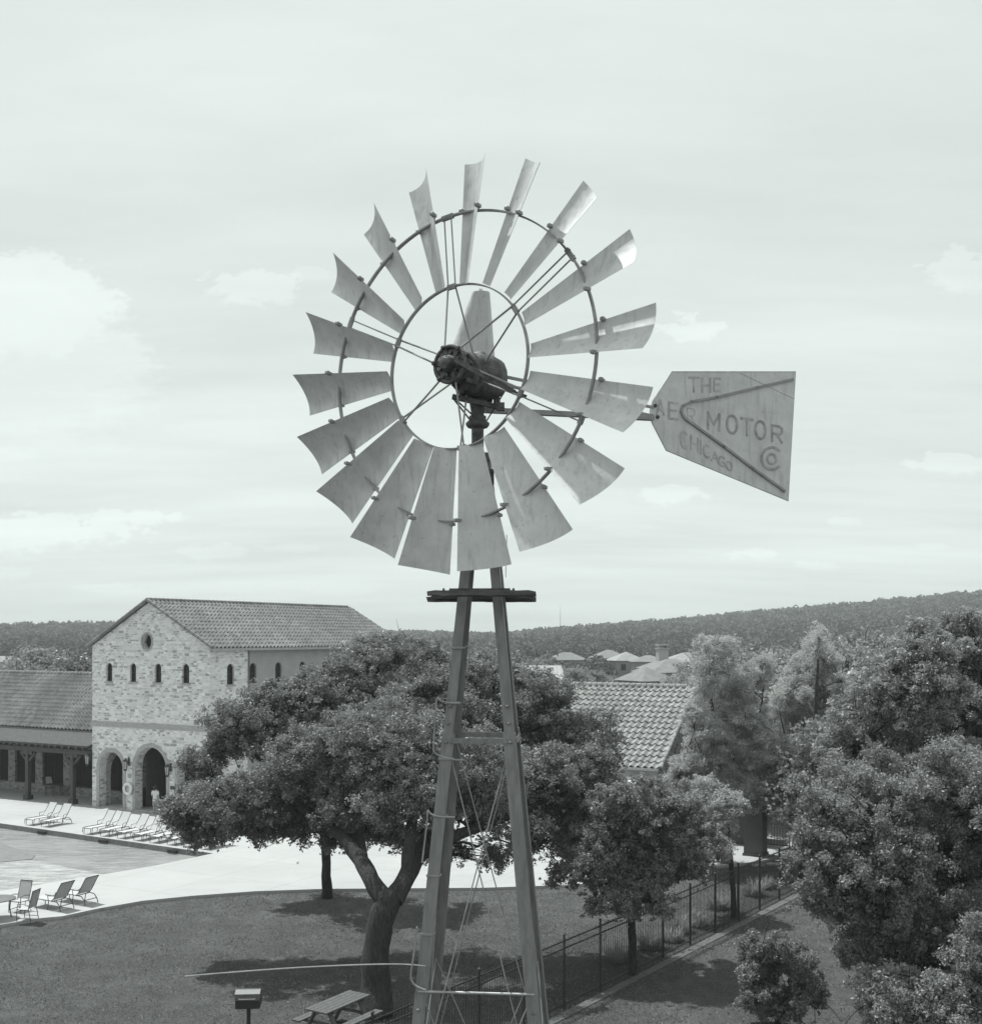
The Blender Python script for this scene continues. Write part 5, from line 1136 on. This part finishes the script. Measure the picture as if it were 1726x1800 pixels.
P = cs[idx, :3]+np.array([0, 0, 1])*(Rr*.55)[:, None]+dv*(Rr*r.uniform(.78, 1.04, n)*lump)[:, None]*np.array([1, 1, .82])
nr = unit(dv*.9+r.normal(size=(n, 3))*.55); a = unit(np.cross(nr, r.normal(size=(n, 3)))); b_ = np.cross(nr, a); s = (np.sqrt(Rr**2*2.2/rep[idx])*r.uniform(.6, 1.35, n))[:, None]
o = np_quads('distant_woods', np.stack([P-a*s, P-b_*s, P+a*s, P+b_*s], 1), M['leaf_far']); tag(o, 'mass of scrubby oak woods covering the far valley and hills', 'woods', kind='stuff')

# thin summer air round everything
b = MB(); b.box((-2600, -2600, -12), (2600, 2600, 70)); o = b.build('haze', None); tag(o, 'thin pale summer haze over the valley', 'haze', kind='stuff')
hm = bpy.data.materials.new('haze_air'); hm.use_nodes = True; nt = hm.node_tree; nt.nodes.remove(nt.nodes['Principled BSDF'])
pv = N(nt, 'ShaderNodeVolumePrincipled'); pv.inputs['Density'].default_value = .00034; pv.inputs['Color'].default_value = (.93, .96, .95, 1); nt.links.new(pv.outputs[0], nt.nodes['Material Output'].inputs['Volume'])
o.data.materials.clear(); o.data.materials.append(hm)
# ================================================================== LIGHT, SKY, CAMERA
sv = Vector((-.32, .265, 1.0)).normalized(); el = math.asin(sv.z); az = math.atan2(sv.x, sv.y)
sun = bpy.data.lights.new('sun', 'SUN'); sun.energy = 4.8; sun.angle = math.radians(.6); sun.color = (.95, 1.0, .975)
so = bpy.data.objects.new('sun', sun); C.objects.link(so); so.rotation_euler = (-sv).to_track_quat('-Z', 'Y').to_euler(); so.location = (-20, -10, 60)
wd = bpy.data.worlds.new('World'); bpy.context.scene.world = wd; wd.use_nodes = True; nt = wd.node_tree; bg = nt.nodes['Background']
sk = N(nt, 'ShaderNodeTexSky'); sk.sky_type = 'NISHITA'; sk.sun_disc = False; sk.sun_elevation = el; sk.sun_rotation = az; sk.dust_density = 3.0; sk.air_density = 1.0
bw = N(nt, 'ShaderNodeRGBToBW'); nt.links.new(sk.outputs[0], bw.inputs[0])
tc = N(nt, 'ShaderNodeTexCoord').outputs['Generated']; sp = N(nt, 'ShaderNodeSeparateXYZ'); nt.links.new(tc, sp.inputs[0])
X, Y, Z = sp.outputs
yy = mth(nt, 'MAXIMUM', mth(nt, 'ABSOLUTE', Y), .05); ga = mth(nt, 'DIVIDE', X, yy); ge = mth(nt, 'DIVIDE', Z, yy)
zc_ = mth(nt, 'ADD', mth(nt, 'MAXIMUM', Z, 0), .12)
cv = N(nt, 'ShaderNodeCombineXYZ'); nt.links.new(mth(nt, 'DIVIDE', X, zc_), cv.inputs[0]); nt.links.new(mth(nt, 'DIVIDE', Y, zc_), cv.inputs[1])
veil = ramp(nt, noise(nt, scaled(nt, cv.outputs[0], (.45, 1.25, 1)), .9, 7, .58), .34, .66)
base_v = mth(nt, 'MULTIPLY', mth(nt, 'POWER', bw.outputs[0], .12), 7.2)        # a hazy, nearly even sky
val = mth(nt, 'MULTIPLY', base_v, mth(nt, 'ADD', mth(nt, 'MULTIPLY', veil, .20), .88))
nv = N(nt, 'ShaderNodeCombineXYZ'); nt.links.new(ga, nv.inputs[0]); nt.links.new(ge, nv.inputs[1])
n1_ = noise(nt, scaled(nt, nv.outputs[0], (9, 17, 1)), 1.0, 6, .6); n2_ = noise(nt, scaled(nt, nv.outputs[0], (46, 90, 1)), 1.0, 6, .7)
wob = mth(nt, 'ADD', mth(nt, 'MULTIPLY', mth(nt, 'SUBTRACT', n1_, .5), 3.4), mth(nt, 'MULTIPLY', mth(nt, 'SUBTRACT', n2_, .5), 3.6))
tot = None
clouds = [(60, 555, 170, 108, 1.15), (-60, 560, 200, 112, 1.15), (-40, 670, 330, 150, .7), (450, 510, 75, 30, .8), (560, 480, 40, 14, .4), (1215, 585, 55, 24, .9), (1700, 480, 70, 45, .8), (90, 940, 200, 34, 1.0), (250, 912, 90, 22, .9), (380, 970, 60, 16, .6), (1180, 868, 70, 20, .9), (1650, 815, 70, 18, .9), (1340, 975, 60, 12, .8), (1490, 918, 24, 8, .6), (1440, 995, 40, 9, .6), (505, 965, 55, 8, .4), (1640, 962, 40, 9, .5), (1100, 930, 40, 9, .3), (620, 1040, 90, 10, .4), (0, 1010, 90, 14, .5), (180, 1035, 60, 9, .5), (-300, 700, 200, 90, .8), (2100, 700, 200, 90, .8)]
for (u, v, w, h, st) in clouds:
    q1 = mth(nt, 'DIVIDE', mth(nt, 'SUBTRACT', ga, (u-U0)/F), w/F); q2 = mth(nt, 'DIVIDE', mth(nt, 'SUBTRACT', ge, (V0-v)/F), h/F)
    dd_ = mth(nt, 'SQRT', mth(nt, 'ADD', mth(nt, 'MULTIPLY', q1, q1), mth(nt, 'MULTIPLY', q2, q2)))
    # crisp billowing top, soft lower side
    soft = mth(nt, 'ADD', mth(nt, 'MULTIPLY', ramp(nt, q2, .2, -.9), .55), .12)
    e = mth(nt, 'DIVIDE', mth(nt, 'SUBTRACT', 1.0, mth(nt, 'ADD', dd_, mth(nt, 'MULTIPLY', wob, .9*min(1.0, max(.3, 28/h))))), soft, clamp=True)
    e = mth(nt, 'MULTIPLY', e, st); tot = e if tot is None else mth(nt, 'MAXIMUM', tot, e)
val = mth(nt, 'ADD', val, mth(nt, 'MULTIPLY', tot, .9))
low = ramp(nt, ge, .30, .0); val = mth(nt, 'ADD', val, mth(nt, 'MULTIPLY', low, .6))
cc = N(nt, 'ShaderNodeCombineColor'); nt.links.new(mth(nt, 'MULTIPLY', val, .915), cc.inputs[0]); nt.links.new(val, cc.inputs[1]); nt.links.new(mth(nt, 'MULTIPLY', val, .965), cc.inputs[2])
nt.links.new(cc.outputs[0], bg.inputs[0]); bg.inputs[1].default_value = .1
cam = bpy.data.cameras.new('camera'); co = bpy.data.objects.new('camera', cam); C.objects.link(co); co.location = (0, 0, CAMZ); co.rotation_euler = (math.pi/2, 0, 0)
cam.sensor_width = 36; cam.sensor_fit = 'HORIZONTAL'; cam.lens = 36*F/1726; cam.shift_y = (V0-900)/1726; cam.clip_end = 9000; cam.clip_start = .1
S = bpy.context.scene; S.camera = co
S.view_settings.view_transform = 'Standard'; S.view_settings.look = 'None'; S.view_settings.gamma = 1; S.view_settings.exposure = 0
S.cycles.max_bounces = 8; S.cycles.diffuse_bounces = 3; S.cycles.transparent_max_bounces = 8
